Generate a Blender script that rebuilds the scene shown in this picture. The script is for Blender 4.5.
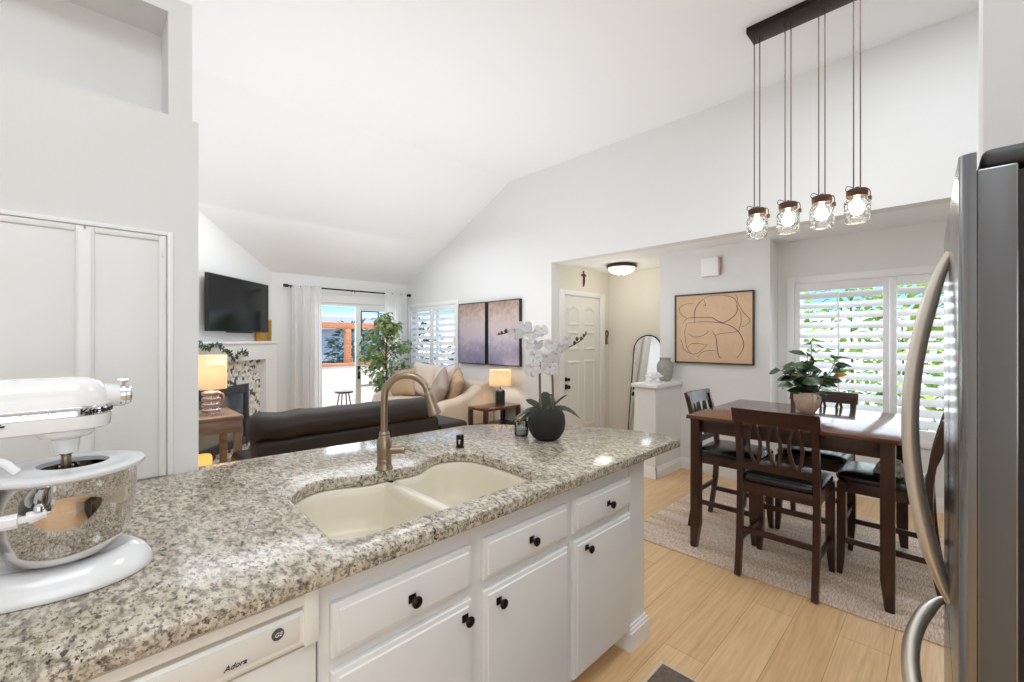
import bpy, bmesh, math, random
from mathutils import Vector, Matrix
random.seed(7)
for o in list(bpy.data.objects): bpy.data.objects.remove(o)
S = bpy.context.scene
COL = S.collection
PI = math.pi
R = math.radians

# ------------------------------------------------------------------ camera, sky, exposure
cam = bpy.data.cameras.new('camera'); camo = bpy.data.objects.new('camera', cam); COL.objects.link(camo)
camo.location = (0, 0, 1.43); camo.rotation_euler = (R(90), 0, R(45.3 - 90))
cam.sensor_width = 36; cam.lens = 434 * 36 / 1024; cam.shift_y = -1.5 / 1024; cam.clip_start = 0.02
S.camera = camo
S.view_settings.view_transform = 'Standard'; S.view_settings.look = 'None'
S.view_settings.gamma = 1; S.view_settings.use_curve_mapping = False
S.view_settings.exposure = 0.08
S.cycles.use_denoising = True
S.cycles.max_bounces = 10; S.cycles.diffuse_bounces = 6; S.cycles.glossy_bounces = 5
S.cycles.transparent_max_bounces = 12; S.cycles.transmission_bounces = 6
S.cycles.sample_clamp_indirect = 6
S.cycles.caustics_reflective = False; S.cycles.caustics_refractive = False

W = bpy.data.worlds.new('sky'); S.world = W; W.use_nodes = True
nt = W.node_tree; nt.nodes.clear()
wo = nt.nodes.new('ShaderNodeOutputWorld'); bg = nt.nodes.new('ShaderNodeBackground')
tc = nt.nodes.new('ShaderNodeTexCoord'); sx = nt.nodes.new('ShaderNodeSeparateXYZ')
cr = nt.nodes.new('ShaderNodeValToRGB')
nt.links.new(tc.outputs['Generated'], sx.inputs[0]); nt.links.new(sx.outputs['Z'], cr.inputs[0])
e = cr.color_ramp.elements
e[0].position = 0.0; e[0].color = (1.0, 1.0, 1.0, 1)
e[1].position = 0.8; e[1].color = (0.42, 0.58, 0.9, 1)
for p, c in ((0.02, (0.80, 0.92, 1.0, 1)), (0.07, (0.20, 0.44, 0.66, 1)), (0.2, (0.30, 0.52, 0.85, 1))):
    x = e.new(p); x.color = c
nt.links.new(cr.outputs[0], bg.inputs[0]); bg.inputs[1].default_value = 2.0
nt.links.new(bg.outputs[0], wo.inputs[0])

def area(name, loc, size, power, color=(1, 1, 1), rot=(0, 0, 0), sy=None):
    l = bpy.data.lights.new(name, 'AREA'); l.energy = power; l.color = color; l.size = size
    if sy: l.shape = 'RECTANGLE'; l.size_y = sy
    o = bpy.data.objects.new(name, l); COL.objects.link(o); o.location = loc; o.rotation_euler = rot
    return o
def point(name, loc, power, color, radius=0.03, parent=None):
    l = bpy.data.lights.new(name, 'POINT'); l.energy = power; l.color = color; l.shadow_soft_size = radius
    o = bpy.data.objects.new(name, l); COL.objects.link(o); o.location = loc
    if parent: o.parent = parent
    return o
COOLW = (0.885, 0.945, 1.0)
area('kitchen_overhead_fill', (-0.4, -0.2, 3.58), 2.2, 40, COOLW, sy=1.6)  # added fill lamp over the kitchen, stands for no known fixture
area('kitchen_back_fill', (-0.8, -3.05, 1.8), 3.4, 40, COOLW, (R(90), 0, 0), 2.2)  # added fill in front of the closed back wall, no window there
area('bounce_fill', (2.3, 3.4, 1.2), 3.0, 44, COOLW, (R(180), 0, 0), 3.0)  # added upward fill that brightens the ceilings like a bounced flash
area('living_overhead_fill', (2.2, 5.2, 2.95), 2.8, 34, COOLW, sy=1.8)  # added fill hung over the living room without a fixture
area('dining_overhead_fill', (2.9, 0.1, 3.6), 1.0, 24, COOLW, sy=1.0)  # extra unseen lamp put in to brighten the dining area
area('patio_daylight', (3.35, 7.9, 1.3), 1.8, 26, COOLW, (R(-90), 0, 0), 2.0)
area('garden_daylight', (5.75, .38, 1.5), 1.5, 28, COOLW, (0, R(90), 0), 1.5)
sun = bpy.data.lights.new('sun', 'SUN'); sun.energy = 4.5; sun.angle = R(1.5); sun.color = (1, .97, .92)
suno = bpy.data.objects.new('sun', sun); COL.objects.link(suno); suno.rotation_euler = Vector((0.10, -.30, .95)).to_track_quat('Z', 'Y').to_euler()

# ------------------------------------------------------------------ materials
def srgb(c):
    return tuple((v / 255 / 12.92 if v / 255 <= .04045 else ((v / 255 + .055) / 1.055) ** 2.4) for v in c) + (1,)
def mat(name, col, rough=.5, metal=0, bump=0, bscale=60, var=0, vscale=8, coat=0, spec=None, aniso=0, stretch=(1, 1, 1), col2=None, trans=0):
    m = bpy.data.materials.new(name); m.use_nodes = True
    n = m.node_tree.nodes; L = m.node_tree.links; b = n['Principled BSDF']
    b.inputs['Base Color'].default_value = srgb(col); b.inputs['Roughness'].default_value = rough
    b.inputs['Metallic'].default_value = metal
    if coat: b.inputs['Coat Weight'].default_value = coat; b.inputs['Coat Roughness'].default_value = .05
    if spec is not None: b.inputs['Specular IOR Level'].default_value = spec
    if aniso: b.inputs['Anisotropic'].default_value = aniso
    if trans: b.inputs['Transmission Weight'].default_value = trans
    t = n.new('ShaderNodeTexCoord'); mp = n.new('ShaderNodeMapping'); mp.inputs['Scale'].default_value = stretch
    L.new(t.outputs['Object'], mp.inputs[0])
    if var or col2:
        no = n.new('ShaderNodeTexNoise'); no.inputs['Scale'].default_value = vscale; no.inputs['Detail'].default_value = 5
        L.new(mp.outputs[0], no.inputs['Vector'])
        r = n.new('ShaderNodeValToRGB'); L.new(no.outputs['Fac'], r.inputs[0])
        a = srgb(col); c2 = srgb(col2) if col2 else tuple(min(1, v * (1 - var)) for v in a[:3]) + (1,)
        r.color_ramp.elements[0].position = .35; r.color_ramp.elements[1].position = .65
        r.color_ramp.elements[0].color = c2; r.color_ramp.elements[1].color = a
        L.new(r.outputs[0], b.inputs['Base Color'])
    if bump:
        nb = n.new('ShaderNodeTexNoise'); nb.inputs['Scale'].default_value = bscale; nb.inputs['Detail'].default_value = 4
        L.new(mp.outputs[0], nb.inputs['Vector'])
        bp = n.new('ShaderNodeBump'); bp.inputs['Strength'].default_value = bump; bp.inputs['Distance'].default_value = .01
        L.new(nb.outputs['Fac'], bp.inputs['Height']); L.new(bp.outputs[0], b.inputs['Normal'])
    return m
def emis(name, col, strength):
    m = bpy.data.materials.new(name); m.use_nodes = True
    b = m.node_tree.nodes['Principled BSDF']; b.inputs['Base Color'].default_value = srgb(col)
    b.inputs['Emission Color'].default_value = srgb(col); b.inputs['Emission Strength'].default_value = strength
    return m
def glass(name, tint=(255, 255, 255), gloss=.12, bump=0, bscale=40):
    m = bpy.data.materials.new(name); m.use_nodes = True
    n = m.node_tree.nodes; L = m.node_tree.links; n.clear()
    o = n.new('ShaderNodeOutputMaterial'); t = n.new('ShaderNodeBsdfTransparent'); g = n.new('ShaderNodeBsdfGlossy')
    t.inputs[0].default_value = srgb(tint); g.inputs['Roughness'].default_value = .03
    lw = n.new('ShaderNodeLayerWeight'); lw.inputs[0].default_value = gloss
    mx = n.new('ShaderNodeMixShader')
    L.new(lw.outputs['Fresnel'], mx.inputs[0]); L.new(t.outputs[0], mx.inputs[1]); L.new(g.outputs[0], mx.inputs[2])
    if bump:
        nb = n.new('ShaderNodeTexNoise'); nb.inputs['Scale'].default_value = bscale
        bp = n.new('ShaderNodeBump'); bp.inputs['Strength'].default_value = bump; bp.inputs['Distance'].default_value = .02
        tcx = n.new('ShaderNodeTexCoord'); L.new(tcx.outputs['Object'], nb.inputs['Vector'])
        L.new(nb.outputs['Fac'], bp.inputs['Height']); L.new(bp.outputs[0], g.inputs['Normal']); L.new(bp.outputs[0], lw.inputs['Normal'])
    L.new(mx.outputs[0], o.inputs[0])
    return m
def shade_mat(name, col, w=.55):
    m = bpy.data.materials.new(name); m.use_nodes = True
    n = m.node_tree.nodes; L = m.node_tree.links; n.clear()
    o = n.new('ShaderNodeOutputMaterial'); d = n.new('ShaderNodeBsdfDiffuse'); t = n.new('ShaderNodeBsdfTranslucent')
    d.inputs[0].default_value = srgb(col); t.inputs[0].default_value = srgb(col)
    mx = n.new('ShaderNodeMixShader'); mx.inputs[0].default_value = w
    L.new(d.outputs[0], mx.inputs[1]); L.new(t.outputs[0], mx.inputs[2]); L.new(mx.outputs[0], o.inputs[0])
    return m

def nodes_of(m): return m.node_tree.nodes, m.node_tree.links
def floor_mat():
    m = mat('oak_planks', (214, 176, 130), .38)
    n, L = nodes_of(m); b = n['Principled BSDF']
    t = n.new('ShaderNodeTexCoord')
    br = n.new('ShaderNodeTexBrick'); br.inputs['Scale'].default_value = 1
    br.inputs['Brick Width'].default_value = 1.3; br.inputs['Row Height'].default_value = .19; br.inputs['Mortar Size'].default_value = .0012
    br.inputs['Color1'].default_value = srgb((238, 204, 158)); br.inputs['Color2'].default_value = srgb((229, 190, 142))
    br.inputs['Mortar'].default_value = srgb((170, 128, 84)); br.inputs['Bias'].default_value = 0
    L.new(t.outputs['Object'], br.inputs['Vector'])
    mp = n.new('ShaderNodeMapping'); mp.inputs['Scale'].default_value = (1.0, 22, 1)
    L.new(t.outputs['Object'], mp.inputs[0])
    no = n.new('ShaderNodeTexNoise'); no.inputs['Scale'].default_value = 2.2; no.inputs['Detail'].default_value = 8; no.inputs['Roughness'].default_value = .65
    no.inputs['Distortion'].default_value = .6
    L.new(mp.outputs[0], no.inputs['Vector'])
    r = n.new('ShaderNodeValToRGB'); r.color_ramp.elements[0].position = .3; r.color_ramp.elements[1].position = .7
    r.color_ramp.elements[0].color = (.66, .57, .46, 1); r.color_ramp.elements[1].color = (1, 1, 1, 1)
    L.new(no.outputs['Fac'], r.inputs[0])
    mx = n.new('ShaderNodeMix'); mx.data_type = 'RGBA'; mx.blend_type = 'MULTIPLY'; mx.inputs[0].default_value = .75
    L.new(br.outputs['Color'], mx.inputs[6]); L.new(r.outputs[0], mx.inputs[7]); L.new(mx.outputs[2], b.inputs['Base Color'])
    return m
def granite_mat():
    m = mat('speckled_granite', (200, 190, 170), .13)
    n, L = nodes_of(m); b = n['Principled BSDF']
    t = n.new('ShaderNodeTexCoord'); mp = n.new('ShaderNodeMapping'); mp.inputs['Scale'].default_value = (1, .5, 1); mp.inputs['Rotation'].default_value = (0, 0, R(20))
    L.new(t.outputs['Object'], mp.inputs[0])
    def noise(sc, det=4, rough=.6):
        x = n.new('ShaderNodeTexNoise'); x.inputs['Scale'].default_value = sc; x.inputs['Detail'].default_value = det; x.inputs['Roughness'].default_value = rough
        L.new(mp.outputs[0], x.inputs['Vector']); return x
    def ramp(src, stops):
        r = n.new('ShaderNodeValToRGB'); L.new(src, r.inputs[0]); el = r.color_ramp.elements
        el[0].position, el[0].color = stops[0]; el[1].position, el[1].color = stops[-1]
        for p, c in stops[1:-1]: q = el.new(p); q.color = c
        return r
    def mix(f, a, bb):
        x = n.new('ShaderNodeMix'); x.data_type = 'RGBA'; L.new(f, x.inputs[0]); L.new(a, x.inputs[6]) if not isinstance(a, tuple) else None
        if isinstance(bb, tuple): x.inputs[7].default_value = bb
        else: L.new(bb, x.inputs[7])
        return x.outputs[2]
    base = ramp(noise(58, 5).outputs['Fac'], [(.36, srgb((134, 124, 110))), (.47, srgb((190, 180, 160))), (.64, srgb((216, 208, 194)))])
    fg = ramp(noise(105, 3).outputs['Fac'], [(.54, (0, 0, 0, 1)), (.62, (1, 1, 1, 1))])
    c1 = mix(fg.outputs[0], base.outputs[0], srgb((138, 126, 114)))
    fk = ramp(noise(84, 6, .7).outputs['Fac'], [(.545, (0, 0, 0, 1)), (.60, (1, 1, 1, 1))])
    nk = ramp(noise(9, 2).outputs['Fac'], [(.35, (.55, .55, .55, 1)), (.6, (1, 1, 1, 1))])
    ml = n.new('ShaderNodeMath'); ml.operation = 'MULTIPLY'; L.new(fk.outputs[0], ml.inputs[0]); L.new(nk.outputs[0], ml.inputs[1])
    c2 = mix(ml.outputs[0], c1, srgb((58, 48, 46)))
    fw = ramp(noise(150, 2).outputs['Fac'], [(.63, (0, 0, 0, 1)), (.70, (1, 1, 1, 1))])
    c3 = mix(fw.outputs[0], c2, srgb((40, 34, 34)))
    L.new(c3, b.inputs['Base Color']); b.inputs['Specular IOR Level'].default_value = .6
    return m
def rug_mat():
    m = mat('woven_jute', (205, 180, 155), .95)
    n, L = nodes_of(m); b = n['Principled BSDF']
    t = n.new('ShaderNodeTexCoord')
    mp = n.new('ShaderNodeMapping'); mp.inputs['Scale'].default_value = (26, 160, 1); L.new(t.outputs['Object'], mp.inputs[0])
    no = n.new('ShaderNodeTexNoise'); no.inputs['Scale'].default_value = 1; no.inputs['Detail'].default_value = 3; L.new(mp.outputs[0], no.inputs['Vector'])
    mp2 = n.new('ShaderNodeMapping'); mp2.inputs['Scale'].default_value = (9, 1.2, 1); L.new(t.outputs['Object'], mp2.inputs[0])
    n2 = n.new('ShaderNodeTexNoise'); n2.inputs['Scale'].default_value = 1; n2.inputs['Detail'].default_value = 3; L.new(mp2.outputs[0], n2.inputs['Vector'])
    r1 = n.new('ShaderNodeValToRGB'); L.new(no.outputs['Fac'], r1.inputs[0])
    r1.color_ramp.elements[0].position = .36; r1.color_ramp.elements[1].position = .62
    r1.color_ramp.elements[0].color = srgb((192, 164, 138)); r1.color_ramp.elements[1].color = srgb((234, 220, 208))
    r2 = n.new('ShaderNodeValToRGB'); L.new(n2.outputs['Fac'], r2.inputs[0])
    r2.color_ramp.elements[0].position = .4; r2.color_ramp.elements[1].position = .6
    r2.color_ramp.elements[0].color = (.80, .70, .58, 1); r2.color_ramp.elements[1].color = (1, 1, 1, 1)
    mx = n.new('ShaderNodeMix'); mx.data_type = 'RGBA'; mx.blend_type = 'MULTIPLY'; mx.inputs[0].default_value = .8
    L.new(r1.outputs[0], mx.inputs[6]); L.new(r2.outputs[0], mx.inputs[7]); L.new(mx.outputs[2], b.inputs['Base Color'])
    bp = n.new('ShaderNodeBump'); bp.inputs['Strength'].default_value = .6; bp.inputs['Distance'].default_value = .006
    L.new(no.outputs['Fac'], bp.inputs['Height']); L.new(bp.outputs[0], b.inputs['Normal'])
    return m
def canvas_mat():
    m = mat('purple_tan_canvas', (170, 150, 150), .7)
    n, L = nodes_of(m); b = n['Principled BSDF']
    t = n.new('ShaderNodeTexCoord'); s = n.new('ShaderNodeSeparateXYZ'); L.new(t.outputs['Generated'], s.inputs[0])
    no = n.new('ShaderNodeTexNoise'); no.inputs['Scale'].default_value = 9; no.inputs['Detail'].default_value = 8; no.inputs['Roughness'].default_value = .7; L.new(t.outputs['Object'], no.inputs['Vector'])
    a = n.new('ShaderNodeMath'); a.operation = 'MULTIPLY_ADD'; a.inputs[1].default_value = .9; L.new(no.outputs['Fac'], a.inputs[0]); L.new(s.outputs['Z'], a.inputs[2])
    r = n.new('ShaderNodeValToRGB'); mm = n.new('ShaderNodeMath'); mm.operation = 'MULTIPLY'; mm.inputs[1].default_value = .62; L.new(a.outputs[0], mm.inputs[0]); L.new(mm.outputs[0], r.inputs[0]); el = r.color_ramp.elements
    el[0].position = .22; el[0].color = srgb((124, 120, 150)); el[1].position = .95; el[1].color = srgb((140, 116, 106))
    for p, c in ((.42, (156, 150, 174)), (.56, (190, 180, 190)), (.72, (192, 176, 172)), (.82, (176, 154, 144))): q = el.new(p); q.color = srgb(c)
    L.new(r.outputs[0], b.inputs['Base Color'])
    return m
def tile_mat():
    m = mat('mosaic_tile', (230, 228, 224), .3)
    n, L = nodes_of(m); b = n['Principled BSDF']
    t = n.new('ShaderNodeTexCoord'); v = n.new('ShaderNodeTexVoronoi'); v.inputs['Scale'].default_value = 26
    L.new(t.outputs['Object'], v.inputs['Vector'])
    s = n.new('ShaderNodeSeparateColor'); L.new(v.outputs['Color'], s.inputs[0])
    r = n.new('ShaderNodeValToRGB'); r.color_ramp.interpolation = 'CONSTANT'; L.new(s.outputs[0], r.inputs[0]); el = r.color_ramp.elements
    el[0].position = 0; el[0].color = srgb((70, 70, 72)); el[1].position = .2; el[1].color = srgb((235, 233, 228))
    q = el.new(.65); q.color = srgb((205, 200, 190))
    L.new(r.outputs[0], b.inputs['Base Color'])
    return m
def wood_mat(name, c1, c2, rough=.3, axis=(1, 12, 12), sc=3, coat=0):
    m = mat(name, c1, rough, var=.3, col2=c2, vscale=sc, stretch=axis, coat=coat); return m

M = dict(
    wall=mat('wall_paint', (229, 229, 228), .75, bump=.05, bscale=180),
    ceil=mat('ceiling_paint', (244, 245, 247), .8),
    entry=mat('entry_paint', (230, 227, 215), .75),
    trim=mat('white_trim', (240, 240, 240), .35),
    door=mat('white_door', (238, 238, 234), .4),
    floor=floor_mat(), granite=granite_mat(), rug=rug_mat(), canvas=canvas_mat(), tile=tile_mat(),
    cab=mat('cabinet_white', (233, 232, 230), .35),
    dw=mat('appliance_bisque', (232, 229, 222), .32), dwp=mat('appliance_panel', (238, 236, 230), .25),
    sink=mat('cream_composite', (232, 224, 206), .25),
    bronze=mat('dark_bronze', (44, 32, 28), .32, .7), bronze2=mat('oiled_bronze', (84, 58, 46), .4, .6),
    nickel=mat('brushed_nickel', (158, 142, 124), .3, 1),
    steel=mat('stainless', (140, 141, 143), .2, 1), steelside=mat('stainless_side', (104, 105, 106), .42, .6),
    handle=mat('satin_handle', (226, 218, 206), .34, 1), chrome=mat('chrome', (225, 225, 228), .06, 1),
    bowl=mat('polished_bowl', (205, 200, 196), .05, 1),
    mixer=mat('white_enamel', (240, 241, 242), .12, coat=.5), shield=mat('frosted_plastic', (222, 224, 227), .25),
    black=mat('black_plastic', (22, 22, 24), .4), dkgrey=mat('dark_grey_plastic', (62, 63, 66), .45),
    screen=mat('tv_screen', (3, 3, 4), .12), ink=mat('black_ink', (20, 20, 22), .5), grey=mat('grey_print', (90, 88, 86), .5),
    esp=wood_mat('espresso_wood', (60, 29, 18), (48, 23, 14), .3, (30, 30, 2.5), 2, .15),
    esptop=wood_mat('espresso_top', (98, 56, 36), (84, 46, 30), .16, (22, 1.5, 22), 2, .2),
    leather=mat('black_leather', (24, 22, 22), .26, bump=.15, bscale=40), sofa=mat('brown_black_leather', (44, 33, 28), .48, spec=.4, bump=.25, bscale=18),
    couch=mat('beige_fabric', (222, 205, 184), .9, bump=.2, bscale=90), pil1=mat('cream_cushion', (226, 212, 196), .9, bump=.2, bscale=60),
    pil2=mat('tan_cushion', (200, 170, 140), .85, bump=.2, bscale=60), pil3=mat('taupe_cushion', (176, 158, 148), .8, bump=.2, bscale=60),
    curtain=shade_mat('white_linen', (252, 251, 250), .35),
    shutter=mat('shutter_white', (240, 241, 243), .4),
    leaf=mat('leaf_green', (104, 136, 76), .5, col2=(156, 182, 112), vscale=6), leafd=mat('leaf_dark', (40, 62, 40), .35, col2=(62, 90, 52), vscale=9),
    leafb=mat('leaf_bright', (176, 205, 80), .6, col2=(110, 150, 60), vscale=2), leafo=mat('leaf_outdoor', (70, 92, 84), .7, col2=(50, 70, 66), vscale=1.2),
    leafy=mat('leaf_yellow', (190, 140, 60), .5), orchl=mat('orchid_leaf', (46, 58, 40), .35),
    petal=mat('white_petal', (224, 224, 227), .6), petalc=mat('yellow_throat', (214, 190, 120), .6), bud=mat('orchid_bud', (70, 56, 48), .5), stem=mat('woody_stem', (120, 98, 78), .7),
    trunk=mat('tree_trunk', (110, 88, 66), .8), potb=mat('matte_black_pot', (30, 29, 30), .75, bump=.1, bscale=120), potp=mat('blush_ceramic', (226, 200, 178), .5, var=.12, vscale=25),
    soil=mat('potting_soil', (60, 48, 40), .95),
    artbg=mat('beige_paper', (222, 190, 158), .8, var=.08, vscale=14), artfr=mat('dark_frame', (58, 46, 40), .4),
    gold=mat('gold', (212, 170, 90), .2, 1), amber=mat('amber_panel', (205, 150, 60), .5), copper=mat('copper', (206, 160, 136), .3, .8),
    mirror=mat('mirror', (235, 238, 238), .02, 1), vase=mat('stone_vase', (176, 172, 164), .8, bump=.4, bscale=60, var=.2, vscale=40),
    glassw=glass('window_glass'), jarg=glass('jar_glass', (250, 252, 252), .22, .7, 55), jarg2=glass('candle_glass', (238, 240, 240), .3),
    shade=shade_mat('lamp_shade', (250, 236, 214)), bulb=emis('lit_bulb', (255, 244, 225), 25), dome=emis('lit_dome', (255, 248, 235), 1.6), ember=emis('lit_lantern', (255, 176, 90), 1.2),
    metal_black=mat('black_metal', (28, 27, 28), .4, .6), hearth=mat('firebox_metal', (74, 74, 80), .45, .5), fireglass=mat('fire_glass', (130, 140, 152), .08, .8),
    table_oak=wood_mat('brown_oak', (168, 136, 114), (140, 110, 92), .45, (1.5, 14, 14), 3), orangewood=wood_mat('redwood', (206, 140, 98), (184, 120, 80), .6),
    parapet=mat('stucco', (238, 224, 212), .9), conc=mat('patio_concrete', (205, 200, 194), .9), house=mat('pale_house', (190, 196, 204), .8),
    mat_g=mat('mat_weave', (128, 112, 100), .95, var=.35, vscale=60, bump=.4, bscale=200), matb=mat('mat_border', (214, 200, 178), .9),
    blanket=mat('woven_throw', (214, 204, 194), .95, col2=(120, 104, 92), vscale=30, bump=.4, bscale=80), ceramic=mat('white_ceramic', (244, 244, 243), .2),
    wick=mat('carved_wood', (116, 84, 56), .6), grout=mat('grey_plate', (150, 148, 144), .5),
)

# ------------------------------------------------------------------ mesh helpers
class MB:
    def __init__(s): s.bm = bmesh.new(); s.mi = 0
    def _new(s, vs, fs):
        b = s.bm; V = [b.verts.new(v) for v in vs]
        for f in fs:
            try: q = b.faces.new([V[i] for i in f]); q.material_index = s.mi
            except ValueError: pass
        return V
    def box(s, x0, x1, y0, y1, z0, z1, bev=0, seg=2, mtx=None):
        x0, x1 = min(x0, x1), max(x0, x1); y0, y1 = min(y0, y1), max(y0, y1); z0, z1 = min(z0, z1), max(z0, z1)
        vs = [Vector(v) for v in ((x0, y0, z0), (x1, y0, z0), (x1, y1, z0), (x0, y1, z0), (x0, y0, z1), (x1, y0, z1), (x1, y1, z1), (x0, y1, z1))]
        if mtx: vs = [mtx @ v for v in vs]
        V = s._new(vs, ((0, 3, 2, 1), (4, 5, 6, 7), (0, 1, 5, 4), (1, 2, 6, 5), (2, 3, 7, 6), (3, 0, 4, 7)))
        if bev:
            ed = {e for v in V for e in v.link_edges}
            bmesh.ops.bevel(s.bm, geom=list(ed), offset=bev, segments=seg, affect='EDGES', profile=.5)
        return s
    def bar(s, p, q, w, h, up=(0, 0, 1), bev=0, w2=None, h2=None):
        p, q = Vector(p), Vector(q); d = (q - p).normalized(); u = Vector(up)
        if abs(d.dot(u)) > .99: u = Vector((1, 0, 0))
        sd = d.cross(u).normalized(); u = sd.cross(d)
        w2 = w if w2 is None else w2; h2 = h if h2 is None else h2
        vs = []
        for c, a, b in ((p, w, h), (q, w2, h2)):
            for i, j in ((-1, -1), (1, -1), (1, 1), (-1, 1)): vs.append(c + sd * i * a / 2 + u * j * b / 2)
        V = s._new(vs, ((0, 1, 2, 3), (7, 6, 5, 4), (0, 4, 5, 1), (1, 5, 6, 2), (2, 6, 7, 3), (3, 7, 4, 0)))
        if bev:
            ed = {e for v in V for e in v.link_edges}
            bmesh.ops.bevel(s.bm, geom=list(ed), offset=bev, segments=2, affect='EDGES')
        return s
    def rings(s, rs, close=True, cap0=True, cap1=True):
        n = len(rs[0]); vs = [v for r in rs for v in r]; fs = []
        for i in range(len(rs) - 1):
            for j in range(n if close else n - 1):
                k = (j + 1) % n; fs.append((i * n + j, i * n + k, (i + 1) * n + k, (i + 1) * n + j))
        if cap0: fs.append(tuple(reversed(range(n))))
        if cap1: fs.append(tuple((len(rs) - 1) * n + j for j in range(n)))
        s._new([Vector(v) for v in vs], fs); return s
    def lathe(s, prof, c=(0, 0, 0), seg=24, cap0=True, cap1=True, flute=0, nfl=12):
        rs = []
        for r, z in prof:
            ring = []
            for j in range(seg):
                a = 2 * PI * j / seg; rr = max(r, 1e-4) * (1 + flute * math.cos(nfl * a) if r > .02 else 1)
                ring.append((c[0] + rr * math.cos(a), c[1] + rr * math.sin(a), c[2] + z))
            rs.append(ring)
        return s.rings(rs, True, cap0, cap1)
    def prism(s, pts, z0, z1, bev=0):
        n = len(pts); V = s._new([Vector((p[0], p[1], z0)) for p in pts] + [Vector((p[0], p[1], z1)) for p in pts],
            [tuple(reversed(range(n))), tuple(range(n, 2 * n))] + [(j, (j + 1) % n, n + (j + 1) % n, n + j) for j in range(n)])
        return s
    def tube(s, pts, r, seg=10, sx=1, up=None, cap=True):
        P = [Vector(p) for p in pts]; n = len(P); rr = r if isinstance(r, (list, tuple)) else [r] * n
        rs = []; prev = None
        for i in range(n):
            d = ((P[min(i + 1, n - 1)] - P[max(i - 1, 0)])).normalized()
            if prev is None:
                u = Vector(up) if up else (Vector((0, 0, 1)) if abs(d.z) < .9 else Vector((1, 0, 0)))
            else: u = prev
            u = (u - d * u.dot(d)).normalized(); prev = u; w = d.cross(u)
            rs.append([P[i] + (u * math.cos(2 * PI * j / seg) * sx + w * math.sin(2 * PI * j / seg)) * rr[i] for j in range(seg)])
        return s.rings(rs, True, cap, cap)
    def leaf(s, base, d, n, L, Wd, curl=.2):
        base, d, n = Vector(base), Vector(d).normalized(), Vector(n)
        w = d.cross(n)
        if w.length < 1e-3: w = d.cross(Vector((1, .3, 0)))
        w.normalize(); n = w.cross(d)
        A = base; B = base + d * L * .35 + w * Wd / 2 + n * Wd * .12; C_ = base + d * L * .75 + w * Wd * .36 - n * L * curl * .4
        T = base + d * L - n * L * curl; D = base + d * L * .75 - w * Wd * .36 - n * L * curl * .4; E_ = base + d * L * .35 - w * Wd / 2 + n * Wd * .12
        M1 = base + d * L * .4; M2 = base + d * L * .75 - n * L * curl * .45
        s._new([A, B, C_, T, D, E_, M1, M2], ((0, 6, 1), (1, 6, 7, 2), (2, 7, 3), (0, 5, 6), (5, 4, 7, 6), (4, 3, 7)))
        return s
    def obj(s, name, m, parent=None, smooth=True, ang=38, label=None):
        me = bpy.data.meshes.new(name); bmesh.ops.recalc_face_normals(s.bm, faces=s.bm.faces[:]) if smooth != 'leaf' else None
        s.bm.to_mesh(me); s.bm.free()
        for x in (m if isinstance(m, (list, tuple)) else [m]): me.materials.append(x)
        if smooth and smooth != 'leaf':
            me.shade_smooth(); me.set_sharp_from_angle(angle=R(ang))
        o = bpy.data.objects.new(name, me); COL.objects.link(o)
        if parent: o.parent = parent
        if label: o['label'] = label
        return o
def thing(name, label, cat, loc=(0, 0, 0), rz=0, group=None):
    o = bpy.data.objects.new(name, None); COL.objects.link(o); o.empty_display_size = .1
    o.location = loc; o.rotation_euler = (0, 0, rz); return tag(o, label, cat, group)
def tag(o, label, cat, group=None, kind=None):
    o['label'] = label; o['category'] = cat
    if group: o['group'] = group
    if kind: o['kind'] = kind
    return o
def struct(o): o['kind'] = 'structure'; return o
def copy_tree(o, parent=None):
    c = o.copy(); COL.objects.link(c); c.parent = parent
    for ch in [x for x in bpy.data.objects if x.parent == o]: copy_tree(ch, c)
    return c
def crom(pts, k=8, closed=False):
    P = [Vector(p) for p in pts]; n = len(P); out = []
    rng = range(n if closed else n - 1)
    for i in rng:
        g = (lambda j: P[j % n]) if closed else (lambda j: P[max(0, min(n - 1, j))])
        p0, p1, p2, p3 = g(i - 1), g(i), g(i + 1), g(i + 2)
        for t in [q / k for q in range(k)]:
            out.append(.5 * ((2 * p1) + (p2 - p0) * t + (2 * p0 - 5 * p1 + 4 * p2 - p3) * t * t + (3 * p1 - p0 - 3 * p2 + p3) * t ** 3))
    if not closed: out.append(P[-1])
    return out
def lettering(body, size, mtx, m, name, parent=None, extrude=.0006, shear=0, warp=None, width=None, offset=0):
    cu = bpy.data.curves.new('letters', 'FONT'); cu.body = body; cu.size = size; cu.extrude = extrude; cu.shear = shear; cu.offset = offset
    t = bpy.data.objects.new('letters', cu); COL.objects.link(t)
    me = bpy.data.meshes.new_from_object(t.evaluated_get(bpy.context.evaluated_depsgraph_get()))
    bpy.data.objects.remove(t); bpy.data.curves.remove(cu)
    xs = [v.co.x for v in me.vertices]; k = (width / (max(xs) - min(xs))) if width else 1
    for v in me.vertices:
        v.co.x *= k
        v.co = warp(v.co) if warp else mtx @ v.co
    me.materials.clear(); me.materials.append(m); me.name = name
    o = bpy.data.objects.new(name, me); COL.objects.link(o)
    if parent: o.parent = parent
    return o
def basis(o, x, y):
    x, y = Vector(x).normalized(), Vector(y).normalized(); z = x.cross(y)
    return Matrix(((x.x, y.x, z.x, o[0]), (x.y, y.y, z.y, o[1]), (x.z, y.z, z.z, o[2]), (0, 0, 0, 1)))

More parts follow.
